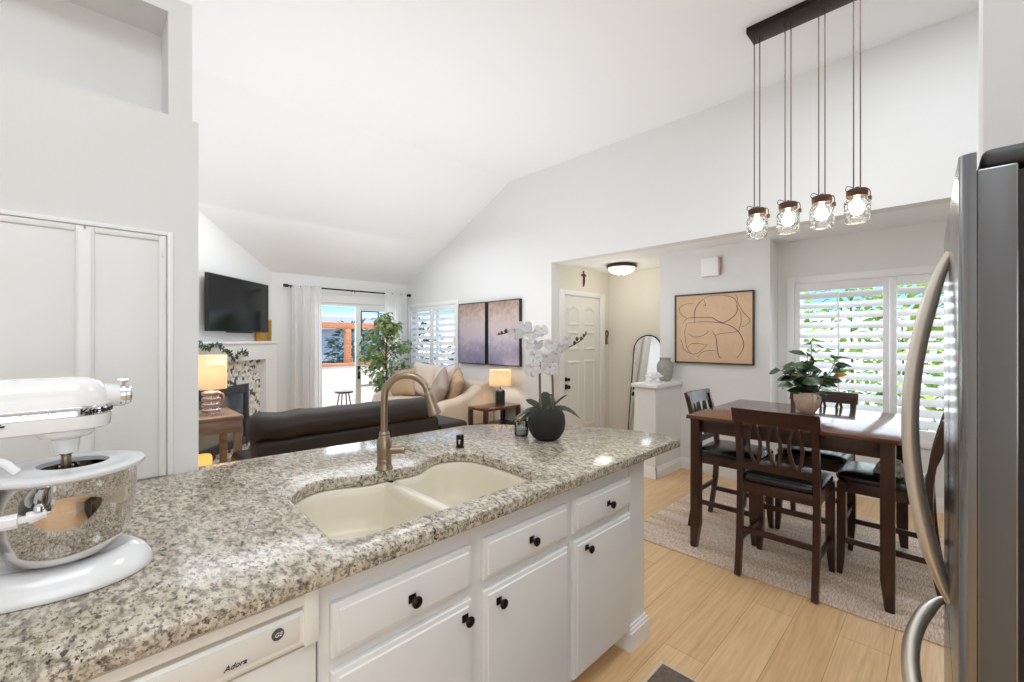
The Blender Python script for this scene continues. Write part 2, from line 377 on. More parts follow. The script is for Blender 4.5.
# ------------------------------------------------------------------ the setting
ZC = 3.64; YF = 4.334; YP = 7.05; ZP = 2.43; XW = 4.25; ZS = 2.41
def zceil(y): return ZC if y <= YF else ZC + (ZP - ZC) * (y - YF) / (YP - YF)
b = MB(); b.box(-3, 5.8, -3.2, 7.2, -.06, 0); struct(b.obj('floor', M['floor'], smooth=False))
b = MB(); b.box(-3, XW + .15, -3.2, YF, ZC, ZC + .1)
b._new([(-3, YF, ZC), (XW + .15, YF, ZC), (XW + .15, 7.3, zceil(7.3)), (-3, 7.3, zceil(7.3)), (-3, YF, ZC + .1), (XW + .15, YF, ZC + .1), (XW + .15, 7.3, zceil(7.3) + .1), (-3, 7.3, zceil(7.3) + .1)],
       ((0, 1, 2, 3), (4, 7, 6, 5), (0, 3, 7, 4), (1, 5, 6, 2), (2, 6, 7, 3), (0, 4, 5, 1)))
struct(b.obj('ceiling', M['ceil'], smooth=False))
# right wall with the living window, gable and header
WY0, WY1, WZ0, WZ1 = 5.56, 6.94, .93, 2.0
b = MB(); X0, X1 = XW, XW + .15
b.box(X0, X1, 3.58, WY0, 0, ZP); b.box(X0, X1, WY1, YP + .15, 0, ZP); b.box(X0, X1, WY0, WY1, 0, WZ0); b.box(X0, X1, WY0, WY1, WZ1, ZP)
b.box(X0, X1, -1.4, 3.58, ZS, ZC)
n0 = [(X0, YP + .15, ZP), (X0, 3.58, ZP), (X0, 3.58, ZC + .05), (X0, YF, ZC + .05), (X0, YP + .15, ZP + .01)]
b._new([Vector(v) for v in n0] + [Vector((X1, v[1], v[2])) for v in n0], [(0, 1, 2, 3, 4), (9, 8, 7, 6, 5)] + [(i, (i + 1) % 5, 5 + (i + 1) % 5, 5 + i) for i in range(5)])
struct(b.obj('wall_right', M['wall'], smooth=False))
b = MB(); b.box(XW + .15, 5.8, -1.4, 3.7, ZS, ZS + .1); struct(b.obj('ceiling_entry', M['ceil'], smooth=False))
b = MB(); b.box(XW + .15, 4.50, 3.58, 3.7, 0, ZS); b.box(5.345, 5.7, 3.58, 3.7, 0, ZS); b.box(4.50, 5.345, 3.58, 3.7, 2.03, ZS)
struct(b.obj('wall_entry', M['entry'], smooth=False))
b = MB(); b.box(5.58, 5.7, 2.3, 3.58, 0, ZS); struct(b.obj('wall_entry_back', M['entry'], smooth=False))
b = MB(); b.box(4.76, 5.58, 1.237, 2.37, 0, ZS); struct(b.obj('wall_dining', M['wall'], smooth=False))
b = MB(); b.box(4.17, 4.76, 2.125, 2.365, 0, .93, .002); struct(b.obj('wall_pony', M['wall'], smooth=False))
b = MB(); b.box(4.145, 4.76, 2.10, 2.39, .93, .968, .003); struct(b.obj('trim_1', M['trim']))
# dining window wall
DY0, DY1, DZ0, DZ1 = -.34, 1.09, .58, 1.98
b = MB(); X0, X1 = 5.04, 5.2
b.box(X0, X1, -1.4, DY0, 0, ZS); b.box(X0, X1, DY1, 1.237, 0, ZS); b.box(X0, X1, DY0, DY1, 0, DZ0); b.box(X0, X1, DY0, DY1, DZ1, ZS)
struct(b.obj('wall_window', M['wall'], smooth=False))
b = MB(); b.box(2.10, 5.2, -1.5, -1.4, 0, ZC); struct(b.obj('wall_dining_side', M['wall'], smooth=False))
b = MB(); b.box(2.10, 2.42, -1.4, -.075, 0, ZC); struct(b.obj('wall_fridge', M['wall'], smooth=False))
b = MB(); b.box(-3.1, 2.42, -3.3, -3.2, 0, ZC); struct(b.obj('wall_kitchen_back', M['wall'], smooth=False))
b = MB(); b.box(-3.1, -3.0, -3.2, 2.5, 0, ZC); struct(b.obj('wall_kitchen_left', M['wall'], smooth=False))
b = MB(); b.box(.6, 2.10, -1.06, -.96, 0, ZC); struct(b.obj('wall_kitchen', M['wall'], smooth=False))
# patio wall, fireplace diagonal, living left wall, pantry block with plant niche
PX0, PX1, PZ1 = 2.62, 4.05, 2.03
b = MB(); b.box(1.9, PX0, YP, YP + .15, 0, ZP + .02); b.box(PX1, XW, YP, YP + .15, 0, ZP + .02); b.box(PX0, PX1, YP, YP + .15, PZ1, ZP + .02)
struct(b.obj('wall_patio', M['wall'], smooth=False))
dg = [(1.99, 7.05), (.33, 5.39), (.33, 5.8), (1.6, 7.15), (1.99, 7.15)]
b = MB(); b._new([Vector((x, y, 0)) for x, y in dg] + [Vector((x, y, zceil(y) + .03)) for x, y in dg], [(4, 3, 2, 1, 0), (5, 6, 7, 8, 9)] + [(i, (i + 1) % 5, 5 + (i + 1) % 5, 5 + i) for i in range(5)])
struct(b.obj('wall_fireplace', M['wall'], smooth=False))
b = MB(); b.box(.18, .33, 2.5, 5.8, 0, 2.76); struct(b.obj('wall_living_left', M['wall'], smooth=False))
b = MB(); b.box(-2.6, .332, 2.13, 2.5, 0, 2.302); b.box(-2.6, .236, 2.33, 2.5, 2.302, 2.70); b.box(.236, .311, 2.13, 2.5, 2.302, 2.70); b.box(-2.6, .311, 2.13, 2.5, 2.70, 2.763)
struct(b.obj('wall_pantry', M['wall'], smooth=False))
# baseboards
def baseboard(name, segs):
    b = MB()
    for (p, q) in segs:
        p, q = Vector(p), Vector(q); d = (q - p).normalized(); nrm = Vector((-d.y, d.x)) 
        for off, z0, z1 in ((.016, 0, .085), (.012, .085, .105), (.007, .105, .118)):
            a = p - d * (off if off else 0); c = q + d * off
            pts = [a, c, c + nrm * off, a + nrm * off]; b.prism([(v.x, v.y) for v in pts], z0, z1)
    return struct(b.obj(name, M['trim'], smooth=False))
baseboard('baseboard_dining', [((4.76, 1.237), (4.76, 2.11))])
baseboard('baseboard_pony', [((4.76, 2.125), (4.17, 2.125))] and [((4.17, 2.125), (4.17, 2.365))])
b = MB()
for off, z0, z1 in ((.016, 0, .085), (.012, .085, .105), (.007, .105, .118)): b.box(4.17 - off, 4.745, 2.125 - off, 2.125, z0, z1)
struct(b.obj('baseboard_pony_side', M['trim'], smooth=False))
baseboard('baseboard_window', [((5.04, -1.39), (5.04, 1.22))])
# peninsula back wall and end pier
b = MB(); b.box(-.9, 1.79, 1.66, 1.76, 0, .862); b.box(1.79, 1.925, 1.04, 1.76, 0, .862, .003); struct(b.obj('wall_peninsula', M['cab'], smooth=False))
b = MB()
for off, z0, z1 in ((.018, 0, .085), (.013, .085, .10), (.007, .10, .113)): b.box(1.79 - off, 1.925 + off, 1.04 - off, 1.76 + off, z0, z1)
struct(b.obj('baseboard_peninsula', M['trim'], smooth=False))

# entry door
dr = struct(bpy.data.objects.new('door_1', None)); COL.objects.link(dr)
b = MB(); b.box(4.505, 5.34, 3.60, 3.64, 0.01, 2.02)
b.obj('door_slab', M['door'], dr, smooth=False)
b = MB()
def dpanel(x0, x1, z0, z1, arch=0):
    n = 8; top = [(x1 - (x1 - x0) * i / n, z1 + arch * math.sin(PI * (.5 * i / n if arch > 0 and x0 < 4.9 else .5 + .5 * i / n) if False else PI * i / n)) for i in range(n + 1)]
    o = [(x0, z0), (x1, z0)] + top
    cx, cz = (x0 + x1) / 2, (z0 + z1) / 2
    def ins(k): return [(x + (k if x < cx else -k), z + (k if z < cz else -k)) for x, z in o]
    rs = [[(x, 3.5995, z) for x, z in o], [(x, 3.588, z) for x, z in ins(.012)], [(x, 3.588, z) for x, z in ins(.03)], [(x, 3.598, z) for x, z in ins(.045)]]
    b.rings(rs, True, False, True)
for x0, x1 in ((4.60, 4.87), (4.97, 5.24)):
    dpanel(x0, x1, 1.62, 1.86, .04); dpanel(x0, x1, 1.28, 1.54); dpanel(x0, x1, .22, 1.14)
b.obj('door_panels', M['door'], dr, smooth=False)
b = MB()
for x0, x1, z1 in ((4.40, 4.50, 2.09), (5.345, 5.445, 2.09)): b.box(x0, x1, 3.56, 3.58, 0, z1, .004)
b.box(4.50, 5.345, 3.56, 3.58, 2.025, 2.09, .004); b.obj('door_casing', M['trim'], dr)
b = MB()
for z, r in ((.80, .035), (.90, .028)):
    rs = [[(4.565 + rr * math.cos(a), yy, z + rr * math.sin(a)) for a in [2 * PI * j / 16 for j in range(16)]] for rr, yy in ((r, 3.60), (r, 3.585), (r * .5, 3.575), (r * .5, 3.56), (r * .8, 3.55), (r * .7, 3.535))]
    b.rings(rs)
b.obj('door_handle', M['bronze'], dr)

# windows behind the shutters
def window(name, x, y0, y1, z0, z1, t=.15):
    w = struct(bpy.data.objects.new(name, None)); COL.objects.link(w)
    b = MB(); xc = x + t - .05
    for a in ((y0, y0 + .04, z0, z1), (y1 - .04, y1, z0, z1), (y0 + .04, y1 - .04, z0, z0 + .04), (y0 + .04, y1 - .04, z1 - .04, z1), ((y0 + y1) / 2 - .02, (y0 + y1) / 2 + .02, z0 + .04, z1 - .04)):
        b.box(xc, xc + .04, *a)
    b.obj('window_frame', M['trim'], w, smooth=False)
    b = MB(); b.box(xc + .018, xc + .022, y0 + .03, y1 - .03, z0 + .03, z1 - .03); b.obj('window_glass', M['glassw'], w, smooth=False)
    b = MB(); c = .065
    for a in ((y0 - c, y0, z0 - c, z1 + c), (y1, y1 + c, z0 - c, z1 + c), (y0, y1, z1, z1 + c), (y0, y1, z0 - c, z0)): b.box(x - .02, x, *a, .004)
    b.obj('window_casing', M['trim'], w)
    return w
window('window_1', 5.04, DY0, DY1, DZ0, DZ1, .16)
window('window_2', XW, WY0, WY1, WZ0, WZ1)
def shutter(x, y0, y1, z0, z1, label, group, pitch=.092, rod=True, tilt=46):
    t = thing('plantation_shutter', label, 'shutter', (x, (y0 + y1) / 2, z0), 0, group)
    w = (y1 - y0) / 2 - .002; h = z1 - z0; st = .045
    b = MB(); b.box(-.012, .016, -w, -w + st, 0, h, .003); b.box(-.012, .016, w - st, w, 0, h, .003); b.box(-.012, .016, -w + st, w - st, 0, .08, .003); b.box(-.012, .016, -w + st, w - st, h - .08, h, .003)
    b.obj('frame', M['shutter'], t)
    b = MB(); n = int((h - .16) / pitch); p = (h - .16) / n; ca, sa = math.cos(R(tilt)), math.sin(R(tilt))
    for i in range(n):
        zc = .08 + p * (i + .5); ring = []
        for u, v in ((-.043, 0), (-.02, .005), (.02, .005), (.043, 0), (.02, -.005), (-.02, -.005)):
            ring.append((u * ca - v * sa, u * sa + v * ca + zc))
        b.rings([[(q[0] + .002, yy, q[1]) for q in ring] for yy in (-w + st + .002, w - st - .002)])
    b.obj('louvers', M['shutter'], t)
    if rod:
        b = MB(); b.box(-.062, -.048, -.006, .006, .2, h - .1, .002); b.obj('tilt_rod', M['shutter'], t)
    return t
DM = (DY0 + DY1) / 2
G1 = 'plantation shutters of the dining window'
shutter(5.045, DM, DY1, DZ0, DZ1, 'white louvered shutter panel behind the table plant, nearer the dining room corner', G1)
shutter(5.045, DY0, DM, DZ0, DZ1, 'white louvered shutter panel of the dining window beside the refrigerator handle', G1)
G2 = 'plantation shutters of the living room window'
WM = (WY0 + WY1) / 2
shutter(XW + .005, WY0, WM, WZ0, WZ1, 'white shutter panel of the living room window, beside the purple paintings', G2)
shutter(XW + .005, WM, WY1, WZ0, WZ1, 'white shutter panel of the living room window, half behind the ficus tree', G2)

# ------------------------------------------------------------------ countertop and sink
hole = [(0.488, 1.535), (0.519, 1.574), (0.567, 1.619), (0.639, 1.641), (0.734, 1.606), (0.783, 1.582), (0.875, 1.571), (0.955, 1.56), (1.017, 1.569), (1.107, 1.625), (1.191, 1.63), (1.266, 1.564), (1.287, 1.467), (1.284, 1.294), (1.256, 1.136), (1.2, 1.105), (0.967, 1.105), (0.837, 1.102), (0.69, 1.102), (0.595, 1.1), (0.525, 1.102), (0.478, 1.13), (0.466, 1.166), (0.474, 1.326), (0.481, 1.498)]
hole = [(v.x, v.y) for v in crom([(x, y, 0) for x, y in hole], 3, True)]
endc = crom([(2.235, 1.0, 0), (2.272, 1.13, 0), (2.27, 1.26, 0), (2.2, 1.46, 0), (2.06, 1.68, 0), (1.90, 1.87, 0), (1.79, 2.0, 0), (1.66, 2.085, 0)], 4)
outer = [(-1.0, 1.005), (.4, 1.003), (1.4, 1.0)] + [(v.x, v.y) for v in endc] + [(1.3, 2.10), (.34, 2.185), (.336, 2.118), (-1.0, 2.118)]
def slab_with_hole(outer, hole, z0, z1):
    bm = bmesh.new(); loops = []
    for lp in (outer, hole):
        V = [bm.verts.new((x, y, z1)) for x, y in lp]; loops.append([bm.edges.new((V[i], V[(i + 1) % len(V)])) for i in range(len(V))])
    bmesh.ops.triangle_fill(bm, use_beauty=True, use_dissolve=False, edges=loops[0] + loops[1])
    faces = bm.faces[:]
    for f in faces:
        if f.normal.z < 0: f.normal_flip()
    r = bmesh.ops.extrude_face_region(bm, geom=faces)
    for v in [g for g in r['geom'] if isinstance(g, bmesh.types.BMVert)]: v.co.z = z1
    top = {g for g in r['geom'] if isinstance(g, bmesh.types.BMFace)}
    for v in bm.verts:
        if not any(f in top for f in v.link_faces): v.co.z = z0
    bm.normal_update()
    ed = [e for e in bm.edges if len(e.link_faces) == 2 and abs(e.link_faces[0].normal.z - e.link_faces[1].normal.z) > .5]
    bmesh.ops.bevel(bm, geom=ed, offset=.007, segments=3, affect='EDGES', profile=.5)
    return bm
b = MB(); b.bm = slab_with_hole(outer, hole, .865, .907)
ct = b.obj('countertop', M['granite'], ang=50); tag(ct, 'speckled grey and cream granite countertop over the white cabinets', 'countertop')
# sink
sk = thing('kitchen_sink', 'cream double bowl undermount sink set into the granite countertop', 'sink', (.88, 1.35, .68))
DIV = .868
def bowl_loop(pts): return [(v.x, v.y) for v in crom([(x, y, 0) for x, y in pts], 3, True)]
def off(pts, k):
    cx = sum(p[0] for p in pts) / len(pts); cy = sum(p[1] for p in pts) / len(pts); out = []; n = len(pts)
    area_ = sum(pts[i][0] * pts[(i + 1) % n][1] - pts[(i + 1) % n][0] * pts[i][1] for i in range(n)); sg = 1 if area_ > 0 else -1
    for i in range(n):
        a, c = pts[i - 1], pts[(i + 1) % n]; dx, dy = c[0] - a[0], c[1] - a[1]; l = math.hypot(dx, dy) or 1
        out.append((pts[i][0] - sg * dy / l * k, pts[i][1] + sg * dx / l * k))
    return out
LB = bowl_loop([(.862, 1.115), (.845, 1.10), (.69, 1.094), (.53, 1.094), (.472, 1.12), (.46, 1.2), (.468, 1.40), (.478, 1.53), (.512, 1.585), (.567, 1.628), (.639, 1.648), (.734, 1.614), (.783, 1.59), (.84, 1.578), (.858, 1.56), (.862, 1.40)])
RB = bowl_loop([(.89, 1.115), (.89, 1.40), (.894, 1.56), (.91, 1.572), (.955, 1.568), (1.017, 1.577), (1.107, 1.633), (1.191, 1.638), (1.275, 1.57), (1.296, 1.467), (1.293, 1.294), (1.264, 1.13), (1.2, 1.097), (1.0, 1.096), (.907, 1.10)])
for lp, nm in ((LB, 'left'), (RB, 'right')):
    b = MB(); rs = []
    for k, z in ((-.012, .862), (0.0, .8635), (.006, .858), (.012, .83), (.02, .76), (.03, .715), (.05, .698), (.085, .693)):
        rs.append([(x - .88, y - 1.35, z - .68) for x, y in off(lp, -k if False else k)])
    b.rings(rs, True, False, True)
    b.obj('sink_bowl', M['sink'], sk, ang=60)
b = MB(); b.box(.848 - .88, .903 - .88, 1.10 - 1.35, 1.572 - 1.35, .70 - .68, .8625 - .68, .014, 4); b.obj('divider', M['sink'], sk)
for cx, cy in ((.66, 1.36), (1.09, 1.36)):
    b = MB(); b.lathe([(.045, 0), (.045, .004), (.034, .005), (.03, .001), (.006, .001)], (cx - .88, cy - 1.35, .693 - .68)); b.obj('drain', M['nickel'], sk)
b = MB(); rs = [[(.535 - .88 + r * 1.6 * math.cos(a) + .3 * r * math.sin(a), 1.582 - 1.35 + dy, .815 - .68 + r * math.sin(a)) for a in [2 * PI * j / 20 for j in range(20)]] for r, dy in ((.011, 0.004), (.011, -.004), (.008, -.005))]
b.rings(rs); b.obj('maker_badge', M['grout'], sk)

# faucet
fc = thing('kitchen_faucet', 'brushed nickel gooseneck kitchen faucet behind the double sink', 'faucet', (.868, 1.612, .907), R(-40))
b = MB(); b.lathe([(.034, 0), (.034, .006), (.030, .012), (.028, .03), (.029, .034), (.029, .037), (.028, .04), (.028, .045), (.030, .08), (.029, .105), (.024, .125), (.019, .135), (.021, .139), (.021, .144), (.017, .15)]); b.obj('base', M['nickel'], fc)
b = MB(); pts = [(0, 0, .15), (0, 0, .20), (0, 0, .26)]
for i in range(1, 13):
    a = R(180 - 160 * i / 12); pts.append((.088 + .088 * math.cos(a), 0, .29 + .088 * math.sin(a)))
b.tube(crom(pts, 3), .0145, 14); b.obj('spout', M['nickel'], fc)
b = MB(); p1 = Vector(pts[-1]); d = Vector((.30, 0, -.95)).normalized()
b.tube([p1, p1 + d * .012, p1 + d * .014, p1 + d * .03, p1 + d * .07, p1 + d * .105, p1 + d * .11], [.0155, .0155, .017, .018, .021, .027, .024], 16); b.obj('spray_head', M['nickel'], fc)
b = MB(); b.tube([(.02, 0, .075), (.075, 0.0, .077)], [.017, .016], 14); b.tube([(.075, 0, .077), (.082, 0, .077)], [.019, .018], 14)
b.tube([(.08, 0, .08), (.10, 0, .078), (.112, 0, .070), (.128, 0, .072)], [.006, .006, .005, .006], 8, 1.0); b.obj('lever', M['nickel'], fc)
ag = thing('air_gap_cap', 'small dark bronze air gap cap standing behind the right sink bowl', 'air gap', (1.30, 1.672, .907))
b = MB(); b.lathe([(.021, 0), (.021, .004), (.0185, .006), (.0185, .058), (.0165, .062), (.004, .063)]); b.obj('cap', M['bronze'], ag)
b = MB(); b.box(-.022, -.0165, -.0045, .0045, .02, .042, .001); b.obj('vent_slot', M['chrome'], ag).rotation_euler = (0, 0, R(42))

# ------------------------------------------------------------------ base cabinets and dishwasher (front face y = 1.04)
YC = 1.045
def knob(parent, x, z, y):
    k = MB(); k.box(x - .011, x + .011, y - .004, y, z - .011, z + .011, .001)
    rs = [[(x + r * math.cos(a), yy, z + r * math.sin(a)) for a in [2 * PI * j / 16 for j in range(16)]] for r, yy in ((.006, y - .003), (.005, y - .016), (.012, y - .02), (.0155, y - .025), (.0155, y - .029), (.011, y - .033), (.003, y - .034))]
    k.rings(rs); return k.obj('knob', M['bronze'], parent)
def front(name, parent, x0, x1, z0, z1, kx=None, kz=None):
    b = MB(); t = .02; y0 = -t
    o = [(x0, z0), (x1, z0), (x1, z1), (x0, z1)]
    def lp(k, y): return [(x0 + k, y, z0 + k), (x1 - k, y, z0 + k), (x1 - k, y, z1 - k), (x0 + k, y, z1 - k)]
    b.rings([lp(0, -.001), lp(0, y0 + .006), lp(.003, y0 + .003), lp(.014, y0), lp(.017, y0 - .004), lp(.022, y0 - .005)])
    f = b.obj(name, M['cab'], parent, ang=25)
    if kx is not None: knob(f, kx, kz, y0 - .004)
    return f
c1 = thing('base_cabinet', 'white sink base cabinet with two drawer fronts and two doors', 'cabinet', (0, YC, 0), 0, 'white base cabinets under the granite')
b = MB(); b.box(.392, 1.336, 0, .018, .095, .862); b.box(.392, .41, .018, .60, .095, .862); b.box(1.318, 1.336, .018, .60, .095, .862); b.box(.41, 1.318, .018, .60, .095, .115); b.box(.392, 1.336, .07, .60, 0, .095); b.obj('carcass', M['cab'], c1, smooth=False)
front('drawer_front', c1, .418, .845, .672, .802, .631, .733); front('drawer_front', c1, .892, 1.318, .672, .802, 1.105, .738)
front('door', c1, .418, .845, .105, .640, .812, .598); front('door', c1, .892, 1.318, .105, .640, .95, .592)
c2 = thing('base_cabinet', 'narrow white base cabinet with one drawer over one door, at the counter end', 'cabinet', (0, YC, 0), 0, 'white base cabinets under the granite')
b = MB(); b.box(1.338, 1.788, 0, .60, .095, .862, .002); b.box(1.338, 1.788, .07, .60, 0, .095); b.obj('carcass', M['cab'], c2, smooth=False)
front('drawer', c2, 1.356, 1.778, .672, .802, 1.585, .736); front('door', c2, 1.356, 1.778, .105, .640, 1.428, .602)
c3 = thing('base_cabinet', 'white base cabinet at the left end below the stand mixer', 'cabinet', (0, YC, 0), 0, 'white base cabinets under the granite')
b = MB(); b.box(-.9, -.225, 0, .60, .095, .862, .002); b.box(-.9, -.225, .07, .60, 0, .095); b.obj('carcass', M['cab'], c3, smooth=False); front('door', c3, -.88, -.24, .105, .84, -.28, .75)
dw = thing('dishwasher', 'off-white dishwasher with sloped control panel under the granite', 'dishwasher', (0, YC, 0))
b = MB(); b.box(-.222, .388, .02, .58, .02, .86); b.box(-.218, .386, -.012, .02, .10, .732, .006); b.obj('door', M['dw'], dw)
# console: top rail, recessed hand grip, sloped fascia
b = MB(); xa, xb = -.218, .386
prof = [(.02, .86), (-.016, .86), (-.024, .855), (-.024, .834), (-.018, .829), (.008, .825), (.008, .821), (-.014, .818), (-.020, .812), (-.020, .748), (-.014, .738), (.02, .738)]
b.rings([[(x, y, z) for y, z in prof] for x in (xa, xb)]); b.box(xa + .572, xb + .001, -.0255, .015, .7375, .8605, .004)
b.obj('control_panel', M['dwp'], dw, ang=25)
b = MB(); b.box(-.20, .345, -.0225, -.0195, .757, .811, .001); fp = b.obj('fascia', M['dw'], dw)
mf = lambda x, z: basis((x, -.0235, z), (1, 0, 0), (0, 0, 1))
b = MB()
rs = [[(.30 + r * math.cos(a), yy, (.793) + r * math.sin(a)) for a in [2 * PI * j / 24 for j in range(24)]] for r, yy in ((.0125, -.0222), (.0125, -.0242), (.011, -.0244), (.011, -.0236), (.0098, -.0236), (.0098, -.0244), (.003, -.0246))]
b.rings(rs); b.obj('emblem', M['grey'], dw)
lettering('GE', .0125, basis((.2925, -.025, .7885), (1, 0, 0), (0, 0, 1)), M['dwp'], 'emblem_letters', dw, shear=.3)
lettering('Adora', .016, mf(.20, .763), M['ink'], 'lettering', dw, shear=.35)
for x, w_, z, h_ in ((.02, .06, .772, .001), (.06, .012, .758, .006), (.035, .022, .748, .004), (.03, .03, .741, .003), (.085, .006, .748, .008), (.098, .032, .752, .003), (.098, .032, .746, .003), (.098, .022, .740, .003), (.0, .02, .765, .004), (-.06, .04, .757, .003), (-.06, .03, .75, .003), (-.14, .05, .757, .003)):
    b = MB(); z += .03; b.box(x, x + w_, -.0238, -.022, z, z + h_); b.obj('control_mark', M['grey'], dw, smooth=False)

# ------------------------------------------------------------------ pantry doors above the counter
pc = thing('pantry_cupboard', 'flush white pantry doors in a thin frame behind the stand mixer', 'cupboard', (0, 2.13, .907))
b = MB()
for a in ((.232, .25, .0, .937), (-.42, .232, .922, .937)): b.box(a[0], a[1], -.012, -.001, a[2], a[3], .002)
b.obj('frame', M['trim'], pc)
def pdoor(x0, x1):
    b = MB(); z0, z1 = .003, .918
    b.box(x0, x1, -.010, -.001, z0, z1, .002)
    for a in ((x0, x0 + .022, z0, z1), (x1 - .022, x1, z0, z1), (x0 + .022, x1 - .022, z1 - .02, z1)): b.box(a[0], a[1], -.016, -.010, a[2], a[3], .003)
    return b.obj('door', M['cab'], pc)
pdoor(-.40, .004); pdoor(.008, .228)
b = MB(); b.box(-.012, .022, -.022, -.0165, .003, .905, .002); b.obj('batten', M['trim'], pc)
b = MB(); b.box(.214, .219, -.021, -.016, .84, .875, .001); b.obj('hinge', M['trim'], pc)

# ------------------------------------------------------------------ stand mixer
mx = thing('stand_mixer', 'white stand mixer with steel bowl and splash guard on the granite', 'mixer', (-.025, 1.345, .907), R(3))
b = MB()
def base_ring(k, z, n=40):
    ring = []
    for j in range(n):
        a = 2 * PI * j / n; ca, sa = math.cos(a), math.sin(a)
        if ca > 0: x, y = .02 + (.126 - k) * ca, (.100 - k) * sa
        else:
            x = .02 + (.29 - k) * ca; t = min(1, -ca / .75); t = t * t * (3 - 2 * t)
            y = (.100 - .042 * t * (1 - .5 * max(0, -ca - .6) / .4) - k) * (abs(sa) ** .6) * (1 if sa > 0 else -1)
        ring.append((x, y, z))
    return ring
b.rings([base_ring(.004, .0005), base_ring(0, .004), base_ring(.001, .014), base_ring(.006, .028), base_ring(.016, .043), base_ring(.028, .054), base_ring(.038, .059), base_ring(.047, .058), base_ring(.056, .054)])
b.obj('base', M['mixer'], mx, ang=70)
b = MB(); rs = []
for z, x, w_, d_ in ((.05, -.215, .12, .13), (.12, -.215, .105, .11), (.22, -.215, .10, .10), (.30, -.21, .105, .11), (.345, -.2, .11, .12)):
    rs.append([(x + d_ / 2 * math.copysign(abs(math.cos(a)) ** .7, math.cos(a)), w_ / 2 * math.copysign(abs(math.sin(a)) ** .7, math.sin(a)), z) for a in [2 * PI * j / 24 for j in range(24)]])
b.rings(rs); b.obj('column', M['mixer'], mx, ang=60)
# head: stadium plan, bullet front
def stad(hw, xf, xr, z, n=14):
    xc = xf - hw; pts = []
    for i in range(n + 1):
        a = -PI / 2 + PI * i / n; pts.append((xc + hw * math.cos(a), hw * math.sin(a), z))
    rr = hw * .9
    for i in range(n + 1):
        a = PI / 2 + PI * i / n; pts.append((xr + rr * .6 + rr * .6 * math.cos(a), hw * math.sin(a), z))
    return pts
b = MB(); prof = [(.050, .062, -.25, .330), (.0565, .0705, -.26, .334), (.0575, .072, -.262, .342), (.058, .073, -.262, .361)]
b.rings([stad(*p) for p in prof]); 
dome = [(.058, .073, -.262, .3815), (.0575, .071, -.262, .392), (.0555, .068, -.260, .406), (.051, .063, -.255, .420), (.043, .053, -.245, .4315), (.030, .036, -.225, .439), (.012, .010, -.19, .4425)]
b.rings([stad(*p) for p in dome])
b.obj('motor_head', M['mixer'], mx, ang=50)
b = MB(); b.rings([stad(.0565, .0715, -.26, .3605), stad(.0585, .0735, -.2625, .362), stad(.0585, .0735, -.2625, .380), stad(.0565, .0715, -.26, .382)]); b.obj('trim_band', M['chrome'], mx, ang=50)
def bandwarp(x_start, zoff):
    HW = .0592; XC = .073 - .058
    def f(co):
        s_ = x_start + co.x; zz = zoff + co.y
        if s_ <= XC: return Vector((s_, -HW - co.z, zz))
        a = (s_ - XC) / HW; return Vector((XC + (HW + co.z) * math.sin(a), -(HW + co.z) * math.cos(a), zz))
    return f
lettering('KitchenAid', .016, None, M['ink'], 'lettering', mx, .0003, warp=bandwarp(.018, .3655), width=.098, offset=.0004)
lettering('Professional HD', .0085, None, M['ink'], 'lettering', mx, .0002, shear=.2, warp=bandwarp(-.068, .368), width=.05)
b = MB(); b.box(-.13, -.085, -.0602, -.058, .353, .356); b.box(-.125, -.09, -.0602, -.058, .349 + .009, .3600); b.obj('speed_scale', M['ink'], mx, smooth=False)
b = MB(); ax = [(r, x) for r, x in ((.024, .045), (.0225, .075), (.0215, .088))]
def xl(prof, zc, seg=24): return [[(x, r * math.cos(2 * PI * j / seg), zc + r * math.sin(2 * PI * j / seg)) for j in range(seg)] for r, x in prof]
b.rings(xl([(.036, .02), (.031, .05), (.0262, .066), (.0252, .085)], .396)); b.obj('hub', M['mixer'], mx, ang=60)
b = MB(); b.rings(xl([(.0252, .085), (.0262, .087), (.0262, .094), (.023, .096), (.023, .102), (.019, .106), (.004, .107)], .396)); b.tube([(.09, -.012, .418), (.091, -.014, .430)], [.006, .0075], 10); b.tube([(.082, -.012, .430), (.1, -.016, .430)], .0055, 10)
b.obj('hub_cap', M['chrome'], mx)
b = MB(); b.lathe([(.047, .332), (.046, .322), (.040, .315), (.028, .312), (.022, .308), (.020, .285), (.019, .280), (.004, .279)][::-1]); b.obj('planetary', M['mixer'], mx)
b = MB(); b.lathe([(.011, .281), (.011, .276), (.0085, .274), (.0085, .20), (.004, .10)][::-1]); b.tube([(-.012, 0, .25), (.012, 0, .25)], .003, 8); b.tube(crom([(0, -.004, .21), (.045, -.004, .17), (.055, -.004, .12), (.035, -.004, .08), (0, -.004, .065), (-.035, -.004, .08), (-.055, -.004, .12), (-.045, -.004, .17), (0, -.004, .21)], 5), .004, 8)
b.obj('beater', M['nickel'], mx)
b = MB(); b.lathe([(.036, .055), (.060, .058), (.085, .072), (.103, .100), (.112, .14), (.1155, .19), (.117, .236), (.120, .238), (.120, .241), (.116, .241), (.1145, .19), (.108, .13), (.085, .078), (.05, .06), (.004, .058)], seg=48); b.lathe([(.04, .052), (.036, .056)], seg=24); b.obj('bowl', M['bowl'], mx, ang=60)
